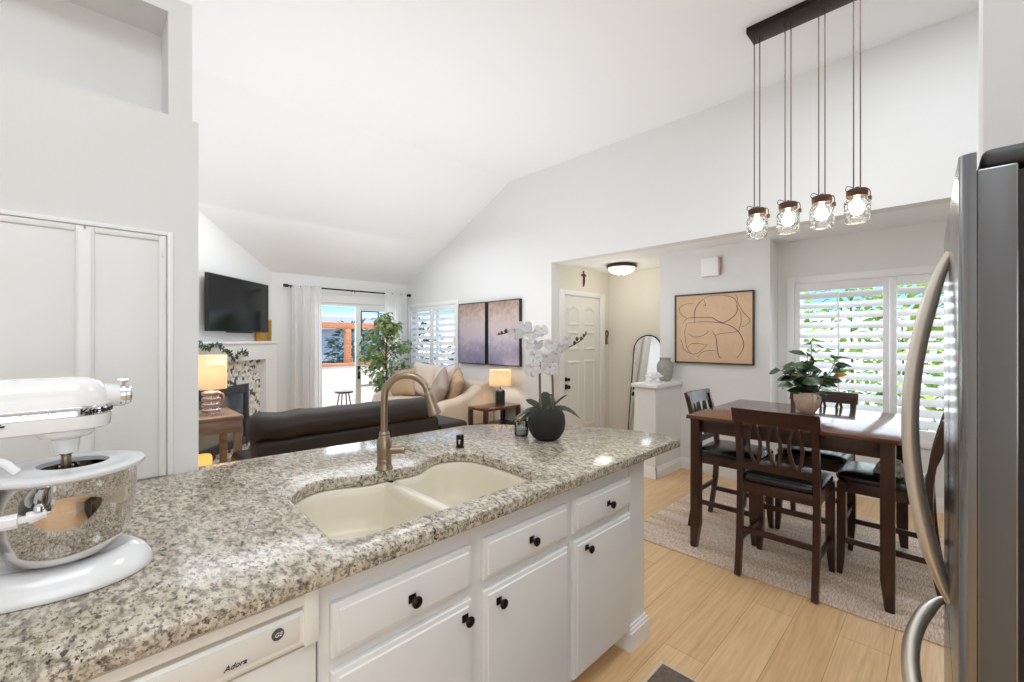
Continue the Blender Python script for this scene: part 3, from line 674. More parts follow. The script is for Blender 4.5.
# splash guard: ring with an off-centre opening and a raised lip
b = MB(); seg = 48
def circ(cx, r, z, sy=1): return [(cx + r * math.cos(2 * PI * j / seg), sy * r * math.sin(2 * PI * j / seg), z) for j in range(seg)]
b.rings([circ(0, .118, .240), circ(0, .129, .242), circ(0, .131, .246), circ(0, .130, .251), circ(0, .122, .2535), circ(.003, .10, .254), circ(.006, .095, .2525), circ(.012, .063, .255), circ(.012, .057, .255), circ(.012, .056, .246)], True, False, False)
b.obj('splash_guard', M['shield'], mx, ang=60)
b = MB()
for sy in (-1, 1):
    b.bar((-.18, sy * .10, .182), (-.06, sy * .122, .186), .02, .026, bev=.007); b.bar((-.06, sy * .122, .186), (-.025, sy * .128, .193), .02, .024, bev=.006, h2=.012)
b.box(-.20, -.15, -.105, .105, .17, .20, .01); b.obj('bowl_arms', M['mixer'], mx)
b = MB(); b.lathe([(.008, .196), (.008, .205), (.005, .210), (.001, .211)], (-.04, -.124, 0)); b.obj('bowl_pin', M['chrome'], mx)
b = MB(); b.tube(crom([(-.17, -.045, .265), (-.12, -.05, .285), (-.09, -.05, .285), (-.07, -.05, .262)], 4), .008, 10); b.obj('lift_lever', M['mixer'], mx)

# ------------------------------------------------------------------ orchid, candle
oc = thing('potted_orchid', 'white orchid in a round matte black pot on the granite', 'plant', (1.735, 1.495, .907))
b = MB(); b.lathe([(.05, 0), (.072, .012), (.092, .045), (.100, .085), (.096, .125), (.080, .155), (.066, .166), (.060, .162), (.07, .15), (.004, .148)], seg=32); b.obj('pot', M['potb'], oc, ang=60)
b = MB(); b.lathe([(.068, .146), (.04, .156), (.002, .158)]); b.obj('moss', M['soil'], oc)
RT = Vector((.711, -.703, 0)); FW = Vector((.703, .711, 0))
def ori(r, z, f=0): return RT * r + FW * f + Vector((0, 0, z))
st1 = crom([ori(-.03, .15), ori(-.035, .28), ori(-.036, .40), ori(-.04, .47), ori(-.075, .525, -.03), ori(-.12, .57, -.05), ori(-.17, .575, -.05), ori(-.22, .555, -.04), ori(-.258, .548, -.03)], 6)
st2 = crom([ori(.035, .15), ori(.033, .26), ori(.03, .37), ori(.045, .42, .02), ori(.09, .46, .04), ori(.14, .49, .05), ori(.19, .52, .05), ori(.218, .555, .05)], 6)
for st, r0 in ((st1, .0065), (st2, .0065)):
    b = MB(); n = len(st); b.tube(st, [r0 * (1 - .6 * i / n) for i in range(n)], 8); b.obj('stem', M['stem'], oc)
def blossom(c, nrm, r):
    nrm = Vector(nrm).normalized(); u = nrm.cross(Vector((0, 0, 1))).normalized(); v = u.cross(nrm) * -1
    v = nrm.cross(u)
    b = MB(); c = Vector(c)
    for k, (a, L_, w_) in enumerate(((90, 1, .8), (210, 1, .8), (330, 1, .8), (20, 1.02, 1.25), (160, 1.02, 1.25))):
        d = u * math.cos(R(a)) + v * math.sin(R(a)); b.leaf(c + nrm * .002 * (k % 2), d, nrm, r * L_, r * w_, .18)
    b.mi = 1
    for a in (230, 270, 310):
        d = (u * math.cos(R(a)) + v * math.sin(R(a))) * .8 + nrm * .6; b.leaf(c, d, nrm, r * .26, r * .13, .2)
    b.obj('blossom', [M['petal'], M['petalc']], oc, 'leaf')
for r, z, f, dx in ((-.165, .560, -.07, -.3), (-.118, .590, -.06, .1), (-.075, .555, -.06, .3), (-.05, .50, -.05, .5), (-.10, .505, -.06, -.6), (-.065, .44, -.04, -.8), (-.08, .375, -.04, -.7), (-.03, .575, -.03, .6),
                    (.0, .43, -.03, -.2), (.045, .445, -.02, .4), (.015, .375, -.03, -.3), (.08, .485, 0, .4), (.108, .52, .02, .6), (.025, .50, -.02, .1)):
    blossom(ori(r, z, f), (-FW + RT * (dx + random.uniform(-.4, .4)) + Vector((0, 0, random.uniform(-.45, .5)))), .045 * random.uniform(.85, 1.2))
for r, z, f, s_ in ((-.19, .572, -.05, .011), (-.213, .566, -.05, .010), (-.235, .558, -.04, .008), (-.25, .552, -.03, .006), (.155, .505, .05, .010), (.168, .525, .05, .010), (.19, .528, .05, .009), (.205, .545, .05, .008), (.216, .56, .05, .006)):
    b = MB(); c = ori(r, z, f); b.lathe([(.001, -s_ * 1.3), (s_ * .8, -s_ * .6), (s_, .1 * s_), (s_ * .6, s_ * .9), (.001, s_ * 1.3)], c, 10)
    b.obj('bud', M['bud'], oc)
for a, L_, w_, el in ((180, .165, .042, .30), (196, .135, .042, .12), (150, .12, .055, .7), (100, .12, .075, 1.5), (75, .12, .07, .9), (0, .17, .036, .45), (20, .14, .016, 1.1), (215, .09, .05, .3)):
    d = RT * math.cos(R(a)) + FW * math.sin(R(a)) * .6 + Vector((0, 0, el)); b = MB()
    base = ori(.02 * math.cos(R(a)), .155); pts = [base + d.normalized() * L_ * t + Vector((0, 0, -.9 * L_ * t * t * (.75 if el < .7 else .25))) for t in [i / 6 for i in range(7)]]
    sd = (d.cross(Vector((0, 0, 1))).normalized() + Vector((0, 0, .55 if math.cos(R(a)) < 0 else -.55)) + FW * .2).normalized(); rs = []
    for i, p in enumerate(pts):
        h = w_ / 2 * max(.12, 1 - abs(2 * (.12 + .86 * i / 6) - 1) ** 3.5); rs.append([p - sd * h, p + Vector((0, 0, -.004)), p + sd * h, p + Vector((0, 0, .003))])
    b.rings(rs); b.obj('leaf', M['orchl'], oc, ang=70)
cd = thing('candle_jar', 'small glass candle jar with gold lid beside the black orchid pot', 'candle', (1.70, 1.645, .907))
b = MB(); b.lathe([(.030, 0), (.037, .004), (.038, .02), (.038, .072), (.034, .08), (.030, .082), (.030, .078), (.034, .072), (.034, .01), (.004, .008)], seg=28); b.obj('jar', M['jarg2'], cd)
b = MB(); b.lathe([(.0325, .010), (.0325, .03), (.004, .031)]); b.obj('wax', M['pil1'], cd)
b = MB(); b.lathe([(.031, .083), (.033, .084), (.033, .098), (.030, .101), (.004, .102)]); b.obj('lid', M['gold'], cd)
b = MB(); rs = [];
b.rings([[(.0385 * math.cos(a), .0385 * math.sin(a), z) for a in [R(-60 + 70 * j / 10) for j in range(11)]] for z in (.018, .065)], False, False, False); b.obj('sticker', M['ink'], cd)

# ------------------------------------------------------------------ dining table, chairs, plant, rug
rg = MB(); rg.box(2.845, 4.42, -.62, 1.70, .0005, .008, .002); r_ = rg.obj('area_rug', M['rug']); tag(r_, 'tan and ivory woven jute rug under the dining table', 'rug')
kmt = thing('kitchen_mat', 'grey brown kitchen mat with pale border at the bottom edge', 'mat', (1.4, .5, 0))
b = MB(); b.box(-.9, .423, -.30, .403, .0005, .006); b.obj('border', M['matb'], kmt, smooth=False)
b = MB(); b.box(-.89, .408, -.29, .388, .006, .009); b.obj('field', M['mat_g'], kmt, smooth=False)
TX0, TX1, TY0, TY1 = 2.958, 4.04, .18, 1.285
tb = thing('dining_table', 'square espresso brown counter height dining table on the jute rug', 'table', ((TX0 + TX1) / 2, (TY0 + TY1) / 2, .008))
hx, hy = (TX1 - TX0) / 2, (TY1 - TY0) / 2
b = MB(); b.box(-hx, hx, -hy, hy, .878, .906, .006); b.obj('tabletop', M['esptop'], tb)
b = MB(); i = .05
for a in ((-hx + i, -hx + i + .02, -hy + .06, hy - .06), (hx - i - .02, hx - i, -hy + .06, hy - .06), (-hx + .06, hx - .06, -hy + i, -hy + i + .02), (-hx + .06, hx - .06, hy - i - .02, hy - i)): b.box(*a, .79, .878, .002)
b.obj('apron', M['esp'], tb)
for sx_ in (-1, 1):
    for sy_ in (-1, 1):
        b = MB(); L_ = .060; x1 = sx_ * (hx - .022); y1 = sy_ * (hy - .022); rs = []
        for z, k in ((0, .66), (.02, .70), (.16, 1), (.877, 1)):
            x0 = x1 - sx_ * L_ * k; y0 = y1 - sy_ * L_ * k; rs.append([(x0, y0, z), (x1, y0, z), (x1, y1, z), (x0, y1, z)])
        b.rings(rs); bmesh.ops.bevel(b.bm, geom=[e_ for e_ in b.bm.edges if abs((e_.verts[0].co - e_.verts[1].co).normalized().z) > .8], offset=.004, segments=2, affect='EDGES'); b.obj('leg', M['esp'], tb)
def make_chair():
    t = thing('dining_chair', '', 'chair', (0, 0, 0), 0, 'counter height chairs around the dining table')
    w = .195
    for sy_ in (-1, 1):
        b = MB(); y = sy_ * w; pts = [(-.245, 0), (-.225, .12), (-.205, .28), (-.195, .45), (-.192, .58), (-.205, .72), (-.232, .86), (-.262, .985)]
        sm = crom([(x, 0, z) for x, z in pts], 4); rs = []
        for v in sm:
            d_ = .034 if v.z > .3 else .030 + .004 * v.z / .3
            rs.append([(v.x - d_ / 2, y - .017, v.z), (v.x + d_ / 2, y - .017, v.z), (v.x + d_ / 2, y + .017, v.z), (v.x - d_ / 2, y + .017, v.z)])
        b.rings(rs); b.obj('leg', M['esp'], t, ang=30)
        b = MB(); rs = []
        for z, k in ((0, .62), (.10, .85), (.22, 1), (.555, 1)):
            x1, x0 = .215, .215 - .044 * k; yo = y + sy_ * .02; yi = yo - sy_ * .044 * k
            rs.append([(x0, yi, z), (x1, yi, z), (x1, yo, z), (x0, yo, z)])
        b.rings(rs); b.obj('leg', M['esp'], t, ang=30)
    b = MB(); b.box(-.2, .212, -w - .012, -w + .01, .50, .562, .002); b.box(-.2, .212, w - .01, w + .012, .50, .562, .002); b.box(.188, .212, -w, w, .50, .562, .002); b.box(-.208, -.186, -w, w, .50, .562, .002); b.obj('seat_frame', M['esp'], t)
    b = MB(); rs = []
    for k, z in ((-.012, .561), (0, .567), (.004, .585), (-.004, .60), (-.03, .612), (-.08, .618), (-.15, .620)):
        hx_, hy_ = .215 + k, .212 + k; ring = []
        for j in range(32):
            a = 2 * PI * j / 32; p = .28; ring.append((.012 + hx_ * math.copysign(abs(math.cos(a)) ** p, math.cos(a)), hy_ * math.copysign(abs(math.sin(a)) ** p, math.sin(a)), z))
        rs.append(ring)
    b.rings(rs); b.obj('seat_cushion', M['leather'], t, ang=60)
    def bowrail(z0, z1, x0, x1, hw, th, bow):
        b = MB(); rs = []
        for i in range(13):
            u = -1 + 2 * i / 12; q = bow * (1 - u * u); y = u * hw
            rs.append([(x0 - q - th / 2, y, z0), (x0 - q + th / 2, y, z0), (x1 - q + th / 2, y, z1), (x1 - q - th / 2, y, z1)])
        b.rings(rs); return b
    bowrail(.928, 1.012, -.247, -.272, .222, .024, .02).obj('top_rail', M['esp'], t, ang=30)
    bowrail(.640, .680, -.198, -.201, .18, .02, .004).obj('lower_rail', M['esp'], t, ang=30)
    for yc in (-.105, 0, .105):
        b = MB(); n = 12
        for sd in (-1, 1):
            rs = []
            for i in range(n + 1):
                u = i / n; z = .675 + (.935 - .675) * u; x = -.201 - .052 * u - .012 * math.sin(PI * u) - (.014 if abs(yc) < .01 else .008) * u
                y = yc + sd * (.008 + .024 * math.sin(PI * u) ** 1.3); h_ = .0085
                rs.append([(x - .007, y - h_, z), (x + .007, y - h_, z), (x + .007, y + h_, z), (x - .007, y + h_, z)])
            b.rings(rs)
        b.obj('splat', M['esp'], t, ang=40)
    for p, q in (((-.205, -w, .27), (-.205, w, .27)), ((.195, -w, .30), (.195, w, .30)), ((-.21, -w, .205), (.195, -w, .205)), ((-.21, w, .205), (.195, w, .205))):
        b = MB(); b.bar(p, q, .018, .034, bev=.002); b.obj('stretcher', M['esp'], t)
    return t
CH = make_chair()
for i, (x, y, a, lb) in enumerate(((3.068, .712, 0, 'dark brown dining chair with its slatted back turned to the kitchen, nearest the counter'),
        (3.50, 1.155, -90, 'dark brown dining chair at the table end beside the half wall'),
        (3.92, .715, 180, 'dark brown dining chair on the window side, its back rail behind the plant pot'),
        (3.49, .275, 90, 'dark brown dining chair with a woven throw, half hidden behind the refrigerator handle'))):
    c = CH if i == 0 else copy_tree(CH); c.location = (x, y, .008); c.rotation_euler = (0, 0, R(a)); c['label'] = lb
# throw on the right chair
b = MB(); rs = []
for i in range(17):
    u = -.15 + .30 * i / 16; w_ = .17
    rs.append([(3.50 + u, .20 + .10 * j / 8 + .015 * math.sin(9 * u), .632 + .05 * math.sin(PI * i / 16) * math.sin(PI * j / 8) + .012 * math.sin(17 * u + j)) for j in range(9)])
nr = len(rs); 
b.rings(rs, False, False, False); bmesh.ops.solidify(b.bm, geom=b.bm.faces[:], thickness=.03)
for i in range(3): b.box(3.36 + i * .002, 3.64, .19 + i * .012, .33 - i * .01, .632 + i * .016, .645 + i * .016, .006)
tw = b.obj('throw_blanket', M['blanket'], ang=60); tag(tw, 'folded woven grey and cream throw on the chair beside the refrigerator', 'blanket')
# plant
pp = thing('potted_plant', 'leafy green plant in a ribbed blush pot on the dining table', 'plant', (3.60, .705, .914))
b = MB(); b.lathe([(.036, 0), (.042, .004), (.062, .04), (.076, .09), (.076, .125), (.066, .148), (.060, .148), (.063, .135), (.004, .13)], seg=72, flute=.075, nfl=14); b.obj('pot', M['potp'], pp, ang=60)
b = MB(); b.lathe([(.062, .13), (.03, .137), (.002, .138)]); b.obj('soil', M['soil'], pp)
sb = MB(); lb_ = MB(); yb = MB()
tips = []
for r, z, f in ((-.13, .26, 0), (-.17, .30, .02), (-.09, .30, -.03), (-.05, .34, .03), (.0, .33, -.04), (.03, .48, .0), (.02, .40, .03), (.09, .30, -.02), (.13, .24, 0), (-.14, .20, -.04), (-.08, .22, -.06), (-.02, .25, -.07), (.06, .22, -.05), (.10, .20, .03), (-.10, .25, .07), (.22, .40, .02), (.20, .34, .0), (.27, .33, 0)):
    base = ori(.02 if r < .19 else .14, .13 if r < .19 else .17) ; tip = ori(r, z, f); mid = (base + tip) / 2 + Vector((0, 0, .03))
    if r >= .19: base = ori(.05, .13)
    P_ = crom([base, mid, tip], 5); sb.tube(P_, .0028, 6)
    for k in range(7 if r < .19 else 4):
        a = random.uniform(0, 2 * PI); p = P_[-1 - k * 2] if k * 2 < len(P_) else tip
        d = RT * math.cos(a) + FW * math.sin(a) + Vector((0, 0, random.uniform(-.25, .5)))
        (yb if random.random() < .05 else lb_).leaf(p, d, Vector((0, 0, .7)) - FW * random.uniform(0, 1.2) + RT * random.uniform(-.5, .5), random.uniform(.08, .12), random.uniform(.048, .066), .2)
sb.obj('stems', M['trunk'], pp); lb_.obj('foliage', M['leafd'], pp, 'leaf'); yb.obj('yellowed_leaves', M['leafy'], pp, 'leaf')

# ------------------------------------------------------------------ pendant fixture
pf = thing('pendant_light', 'bronze linear chandelier with four glass jar pendants above the dining table', 'light', (3.43, .69, 0))
b = MB(); b.box(-.085, .085, -.35, .33, ZC - .045, ZC, .004); b.obj('canopy', M['bronze'], pf)
for i, y in enumerate((.974, .782, .591, .410)):
    y -= .69; jt = MB()
    jt.lathe([(.046, 0.0), (.060, .004), (.066, .016), (.067, .10), (.066, .128), (.057, .142), (.049, .150), (.049, .168)], (0, y, 2.158), 28, False, False)
    jt.lathe([(.066, .045), (.0685, .05), (.0685, .055), (.066, .06)], (0, y, 2.158), 28, False, False)
    jt.obj('jar', M['jarg'], pf, ang=60)
    b = MB(); b.lathe([(.053, .160), (.055, .163), (.055, .178), (.053, .180), (.056, .183), (.056, .200), (.049, .206), (.012, .208), (.010, .222), (.002, .224)], (0, y, 2.158), 24); lid = b.obj('lid', M['bronze2'], pf)
    b = MB(); b.tube(crom([(.035, y - .03, 2.36), (.052, y - .048, 2.372), (.060, y - .058, 2.35), (.057, y - .056, 2.315)], 4), .003, 6); b.tube(crom([(-.040, y + .036, 2.345), (-.056, y + .050, 2.36), (-.046, y + .040, 2.382), (-.02, y + .01, 2.368)], 4), .0025, 6)
    b.box(.047, .067, y - .066, y - .046, 2.30, 2.326, .003); b.obj('wire_bail', M['bronze2'], lid)
    b = MB(); b.lathe([(.012, .160), (.015, .140), (.018, .125), (.033, .10), (.036, .085), (.026, .058), (.003, .048)][::-1], (0, y, 2.158), 18); b.obj('bulb', M['bulb'], pf)
    for dx, dy in ((.006, -.016), (-.006, .016)):
        b = MB(); b.tube([(dx, y + dy, 2.36), (dx, y + dy, 2.45), (dx, y + dy, 2.9), (dx + .002, y + dy, 3.2), (dx, y + dy, ZC - .045)], .0035, 6); b.obj('cord', M['bronze2'], pf)
    point('pendant_bulb', (3.43, y + .69, 2.25), 9, (1, .97, .92), .03)

# ------------------------------------------------------------------ refrigerator
fr = thing('refrigerator', 'stainless steel french door refrigerator with curved handles', 'refrigerator', (1.10, -.010, 0), R(1.6))
b = MB(); b.box(.004, .906, -.80, -.082, .03, 1.725, .005); b.obj('cabinet_body', M['dkgrey'], fr)
def fdoor(name, x0, x1, z0, z1, lip=True):
    b = MB(); r = .016; prof = []
    fl = []
    for i in range(7): a = PI / 2 * i / 6; fl.append((x0 + r - r * math.cos(a), -r + r * math.sin(a)))
    for i in range(7): a = PI / 2 * i / 6; fl.append((x1 - r + r * math.sin(a), -r + r * math.cos(a)))
    ring = fl + [(x1, -.022), (x0, -.022)]
    b.rings([[(x, y, z) for x, y in ring] for z in (z0, z1)])
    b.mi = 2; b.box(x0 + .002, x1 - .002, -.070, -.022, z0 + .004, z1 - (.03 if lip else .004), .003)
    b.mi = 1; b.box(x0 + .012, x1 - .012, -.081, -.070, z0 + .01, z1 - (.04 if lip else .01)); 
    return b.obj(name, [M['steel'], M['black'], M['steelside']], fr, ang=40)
d1 = fdoor('door', 0, .452, .70, 1.755); d2 = fdoor('door', .458, .91, .70, 1.755); d3 = fdoor('freezer_drawer', 0, .91, .07, .69, False)
def bowtube(pts, r, parent, fl=.8): 
    b = MB(); n = len(pts); rr = [r * min(1, .55 + 3.2 * min(i, n - 1 - i) / n) for i in range(n)]; b.tube(pts, rr, 14, fl, up=(1, 0, 0) if abs(pts[0][2] - pts[-1][2]) > .3 else (0, 0, 1)); return b.obj('handle', M['handle'], parent)
for x, dp in ((.425, d1), (.485, d2)):
    bowtube([(x, -.002 + .074 * math.sin(PI * t) ** .8, 1.645 - .865 * t) for t in [i / 28 for i in range(29)]], .0175, dp, .9)
bowtube([(.05 + .81 * t, -.002 + .074 * math.sin(PI * t) ** .7, .60) for t in [i / 28 for i in range(29)]], .019, d3, 1.0)
b = MB(); b.box(.006, .10, -.125, -.028, 1.727, 1.760, .012, 3); b.box(.03, .09, -.40, -.11, 1.724, 1.752, .008); b.obj('hinge_cover', M['dkgrey'], fr)
b = MB(); b.box(.80, .904, -.125, -.028, 1.727, 1.760, .012, 3); b.obj('hinge_cover', M['dkgrey'], fr)

# ------------------------------------------------------------------ wall items, entry
ar = thing('framed_artwork', 'square beige abstract line drawing in a thin dark frame', 'picture', (4.76, 1.775, 1.172))
AW, AH = .405, .752
b = MB()
for a in ((-AW, -AW + .014, 0, AH), (AW - .014, AW, 0, AH), (-AW + .014, AW - .014, 0, .014), (-AW + .014, AW - .014, AH - .014, AH)): b.box(-.035, -.001, *a, .002)
b.obj('frame', M['artfr'], ar)
b = MB(); b.box(-.022, -.004, -AW + .012, AW - .012, .012, AH - .012); b.obj('canvas', M['artbg'], ar, smooth=False)
strokes = ([(300, 125), (255, 160), (220, 210), (210, 260), (212, 320)], [(300, 125), (360, 110), (450, 115), (510, 150), (520, 230), (490, 280), (430, 320), (380, 310), (345, 285), (280, 283), (190, 285), (150, 295), (115, 335)],
    [(200, 175), (140, 180), (95, 205), (90, 240), (115, 270), (150, 290)], [(150, 330), (250, 318), (380, 322), (470, 345), (530, 395), (560, 460), (560, 520), (530, 580), (512, 595)],
    [(150, 335), (133, 400), (140, 470), (155, 530), (190, 570), (240, 560), (285, 520), (310, 490)], [(160, 410), (200, 435), (260, 430), (310, 400), (305, 385)], [(345, 390), (370, 440), (380, 520), (390, 580), (410, 600)],
    [(155, 520), (190, 490), (250, 488), (300, 500)], [(230, 595), (280, 550), (340, 540), (375, 545)], [(500, 100), (520, 125), (530, 180), (560, 240), (605, 300), (580, 340), (550, 355)],
    [(510, 190), (540, 240), (548, 310), (535, 360), (520, 390), (400, 410), (370, 425)], [(90, 450), (110, 480), (130, 540), (180, 570)], [(285, 150), (295, 190), (275, 185)])
b = MB()
for sk_, (s_) in enumerate(strokes):
    pts = []
    for x, y in s_:
        u = (x - 62) / 563; v = (y - (120 - 40 * u)) / (512 + 48 * u); pts.append((-.0225, AW - .012 - u * (2 * AW - .024), AH - .012 - v * (AH - .024)))
    P_ = crom(pts, 5); n = len(P_); b.tube(P_, [.0012 + (.0022 if sk_ in (0, 1, 3, 6) else .001) * math.sin(PI * i / n) for i in range(n)], 6)
b.obj('line_drawing', M['artfr'], ar)
ch = thing('door_chime', 'white door chime box with copper edge above the beige artwork', 'chime', (4.76, 1.787, 2.10))
b = MB(); b.box(-.05, -.001, -.085, .095, 0, .20, .006); b.obj('cover', M['ceramic'], ch)
b = MB(); b.box(-.045, -.004, -.096, -.087, .01, .19, .003); b.obj('side_grille', M['copper'], ch)
vs = thing('stone_vase', 'grey speckled stone vase on the half wall cap', 'vase', (4.64, 2.25, .968))
b = MB(); b.lathe([(.05, 0), (.068, .02), (.088, .12), (.090, .17), (.078, .205), (.055, .225), (.056, .245), (.066, .258), (.058, .258), (.045, .24), (.045, .22), (.004, .2)], seg=28); b.obj('body', M['vase'], vs, ang=60)
fd = thing('footed_dish', 'white footed dish on the half wall cap before the stone vase', 'dish', (4.38, 2.25, .968))
b = MB(); b.lathe([(.045, 0), (.045, .008), (.025, .02), (.022, .04), (.06, .055), (.095, .06), (.10, .075), (.094, .078), (.085, .068), (.004, .066)], seg=28); b.obj('dish', M['ceramic'], fd, ang=60)
b = MB()
for i in range(5): b.lathe([(.001, 0), (.022, .012), (.026, .025), (.02, .038), (.001, .045)], (.045 * math.cos(i * 1.26), .045 * math.sin(i * 1.26), .062), 12)
b.obj('ornaments', M['ceramic'], fd)
mr = thing('floor_mirror', 'tall arched mirror in thin black frame leaning in the entry', 'mirror', (5.34, 2.93, .001)); mr.rotation_euler = (0, R(8), 0)
def arch(hw, h, x, n=20): return [(x, -hw, 0)] + [(x, -hw * math.cos(PI * i / n), h - hw + hw * math.sin(PI * i / n)) for i in range(n + 1)] + [(x, hw, 0)]
b = MB(); P_ = arch(.205, 1.50, 0); b.tube(P_ , .010, 8); b.tube([(0, -.205, .01), (0, .205, .01)], .010, 8); b.obj('frame', M['metal_black'], mr)
b = MB(); b.rings([arch(.203, 1.497, x) for x in (-.004, .006)]); b.obj('glass', M['mirror'], mr, smooth=False)
cx_ = thing('crucifix', 'small dark crucifix on the wall above the entry door', 'crucifix', (4.93, 3.58, 2.16))
b = MB(); b.box(-.012, .012, -.014, -.001, 0, .22, .003); b.box(-.055, .055, -.014, -.001, .145, .17, .003); b.obj('cross', M['wick'], cx_)
b = MB(); b.tube(crom([(0, -.02, .02), (0, -.022, .09), (0, -.02, .14)], 4), [.006, .007, .008, .010, .010, .010, .011, .010, .009], 8); b.tube([(-.05, -.018, .165), (0, -.02, .145), (.05, -.018, .165)], .005, 6); b.lathe([(.001, 0), (.01, .008), (.01, .018), (.001, .026)], (0, -.021, .155), 10); b.obj('figure', M['bronze2'], cx_)
wh = thing('wall_hanging', 'small carved wooden wall hanging right of the entry door', 'ornament', (5.50, 3.58, 1.36))
b = MB(); b.box(-.03, .03, -.02, -.001, 0, .10, .01); b.tube(crom([(0, -.012, .10), (-.03, -.012, .14), (-.028, -.012, .18), (0, -.012, .20), (.028, -.012, .18), (.03, -.012, .14), (0, -.012, .10)], 4), .011, 8); b.obj('carving', M['wick'], wh)
b = MB(); b.box(-.012, .012, -.026, -.02, .015, .085, .003); b.obj('inlay', M['copper'], wh)
fl = thing('flush_light', 'bronze rimmed frosted dome flush light on the entry ceiling', 'light', (5.0, 3.02, ZS))
b = MB(); b.lathe([(.15, 0), (.19, -.012), (.20, -.03), (.19, -.045), (.175, -.048), (.004, -.04)], seg=32); b.obj('rim', M['bronze2'], fl)
b = MB(); b.lathe([(.174, -.045), (.165, -.07), (.13, -.105), (.07, -.128), (.004, -.134)], seg=32); b.obj('dome', M['dome'], fl)
b = MB(); b.lathe([(.012, -.132), (.014, -.14), (.008, -.15), (.002, -.152)]); b.obj('finial', M['bronze2'], fl)
point('entry_lamp', (5.0, 3.02, 2.18), 3.5, (1, .93, .80), .12)

# paintings
def painting(y0, y1, lb):
    t = thing('framed_painting', lb, 'picture', (XW, (y0 + y1) / 2, 1.06), 0, 'pair of purple abstract paintings'); w = (y1 - y0) / 2; h = .925
    b = MB()
    for a in ((-w, -w + .012, 0, h), (w - .012, w, 0, h), (-w + .012, w - .012, 0, .012), (-w + .012, w - .012, h - .012, h)): b.box(-.05, -.001, *a, .002)
    b.obj('frame', M['black'], t); b = MB(); b.box(-.045, -.004, -w + .010, w - .010, .010, h - .010); b.obj('canvas', M['canvas'], t, smooth=False)
painting(4.80, 5.44, 'black framed purple and tan abstract painting, beside the living room shutters')
painting(4.10, 4.75, 'black framed purple and tan abstract painting, the one above the side table lamp')

# ------------------------------------------------------------------ living room
def cushion(c, rx, ry, rz, rot, m, name, label, cat, group=None, parent=None):
    mt = Matrix.Translation(c) @ Matrix.Rotation(rot[2], 4, 'Z') @ Matrix.Rotation(rot[1], 4, 'Y') @ Matrix.Rotation(rot[0], 4, 'X')
    b = MB(); n = 12; top = {}; 
    def pt(i, j, s_):
        u, v = -1 + 2 * i / n, -1 + 2 * j / n; e_ = (1 - u ** 4) * (1 - v ** 4); pin = 1 - .10 * (1 - abs(u)) * 0 - .09 * (1 - u * u) * (abs(v) ** 3) - 0
        pin2 = 1 - .09 * (1 - v * v) * (abs(u) ** 3)
        return mt @ Vector((s_ * rx * (e_ ** .55) + .006 * math.sin(7 * u + 5 * v) * e_, u * ry * pin2, v * rz * pin))
    V = {}
    vs = []; fs = []
    for s_ in (1, -1):
        for i in range(n + 1):
            for j in range(n + 1): V[(s_, i, j)] = len(vs); vs.append(pt(i, j, s_))
        for i in range(n):
            for j in range(n): fs.append((V[(s_, i, j)], V[(s_, i + 1, j)], V[(s_, i + 1, j + 1)], V[(s_, i, j + 1)]))
    b._new(vs, fs); bmesh.ops.remove_doubles(b.bm, verts=b.bm.verts[:], dist=.0005)
    o = b.obj(name, m, parent, ang=80)
    if label: tag(o, label, cat, group)
    return o
def soft(b, x0, x1, y0, y1, z0, z1, r=.06): b.box(x0, x1, y0, y1, z0, z1, r, 4)
# leather sofa, back to the kitchen
sf = thing('leather_sofa', 'dark brown leather sofa with its back to the granite counter', 'sofa', (1.75, 3.55, 0))
b = MB(); soft(b, -.84, .76, .0, .25, .06, .675, .04); b.obj('back_frame', M['sofa'], sf, ang=60)
b = MB(); rs = []
for i in range(41):
    u = i / 40; x = -.87 + 1.62 * u; bulge = (1 - abs(2 * u - 1) ** 30); wr = .008 * math.sin(34 * u) * (1 if u < .25 else .35); ring = []
    for j in range(20):
        a = 2 * PI * j / 20; ring.append((x, .13 + (.10 + .06 * bulge) * math.cos(a) + wr, .757 + (.085 + .03 * bulge) * math.sin(a) + wr * .8 - .012 * u))
    rs.append(ring)
b.rings(rs); b.obj('back_cushion', M['sofa'], sf, ang=70)
b = MB(); soft(b, -.82, -.62, .20, .95, .06, .44, .05); b.obj('arm', M['sofa'], sf, ang=60)
b = MB(); soft(b, .77, 1.13, .0, .80, .06, .585, .05); b.obj('arm', M['sofa'], sf, ang=60)
b = MB(); soft(b, -.62, .77, .24, .95, .08, .45, .06); b.obj('seat', M['sofa'], sf, ang=60)
for x in (-.76, 1.05):
    for y in (.06, .70): b = MB(); b.lathe([(.02, 0), (.028, .075)], (x, y, 0), 12); b.obj('foot', M['black'], sf)
# beige couch
bc = thing('beige_couch', 'beige slipcovered couch below the shuttered living room window', 'sofa', (3.75, 5.55, 0))
b = MB(); soft(b, -.42, .45, -.78, .80, .0, .40, .05); b.obj('base', M['couch'], bc, ang=60)
b = MB(); soft(b, .22, .47, -.92, .92, .1, .83, .07); b.obj('back', M['couch'], bc, ang=60)
for sy_ in (-1, 1):
    b = MB(); rs = []
    for x, z in ((-.46, .50), (-.44, .575), (-.36, .61), (-.15, .63), (.02, .68), (.18, .77), (.34, .83), (.46, .84)):
        yc = sy_ * .80 + (.06 if sy_ > 0 else 0); ring = [(x, yc - .11, .05)]
        for i in range(11): a = PI - PI * i / 10; ring.append((x, yc + .115 * math.cos(a), z - .09 + .09 * math.sin(a)))
        ring.append((x, yc + .11, .05)); rs.append(ring)
    b.rings(rs); b.obj('arm', M['couch'], bc, ang=60)
for y0 in (-.69, .005):
    b = MB(); soft(b, -.44, .24, y0, y0 + .68, .38, .54, .06); b.obj('seat_cushion', M['couch'], bc, ang=60)
CG = 'cushions on the beige couch'
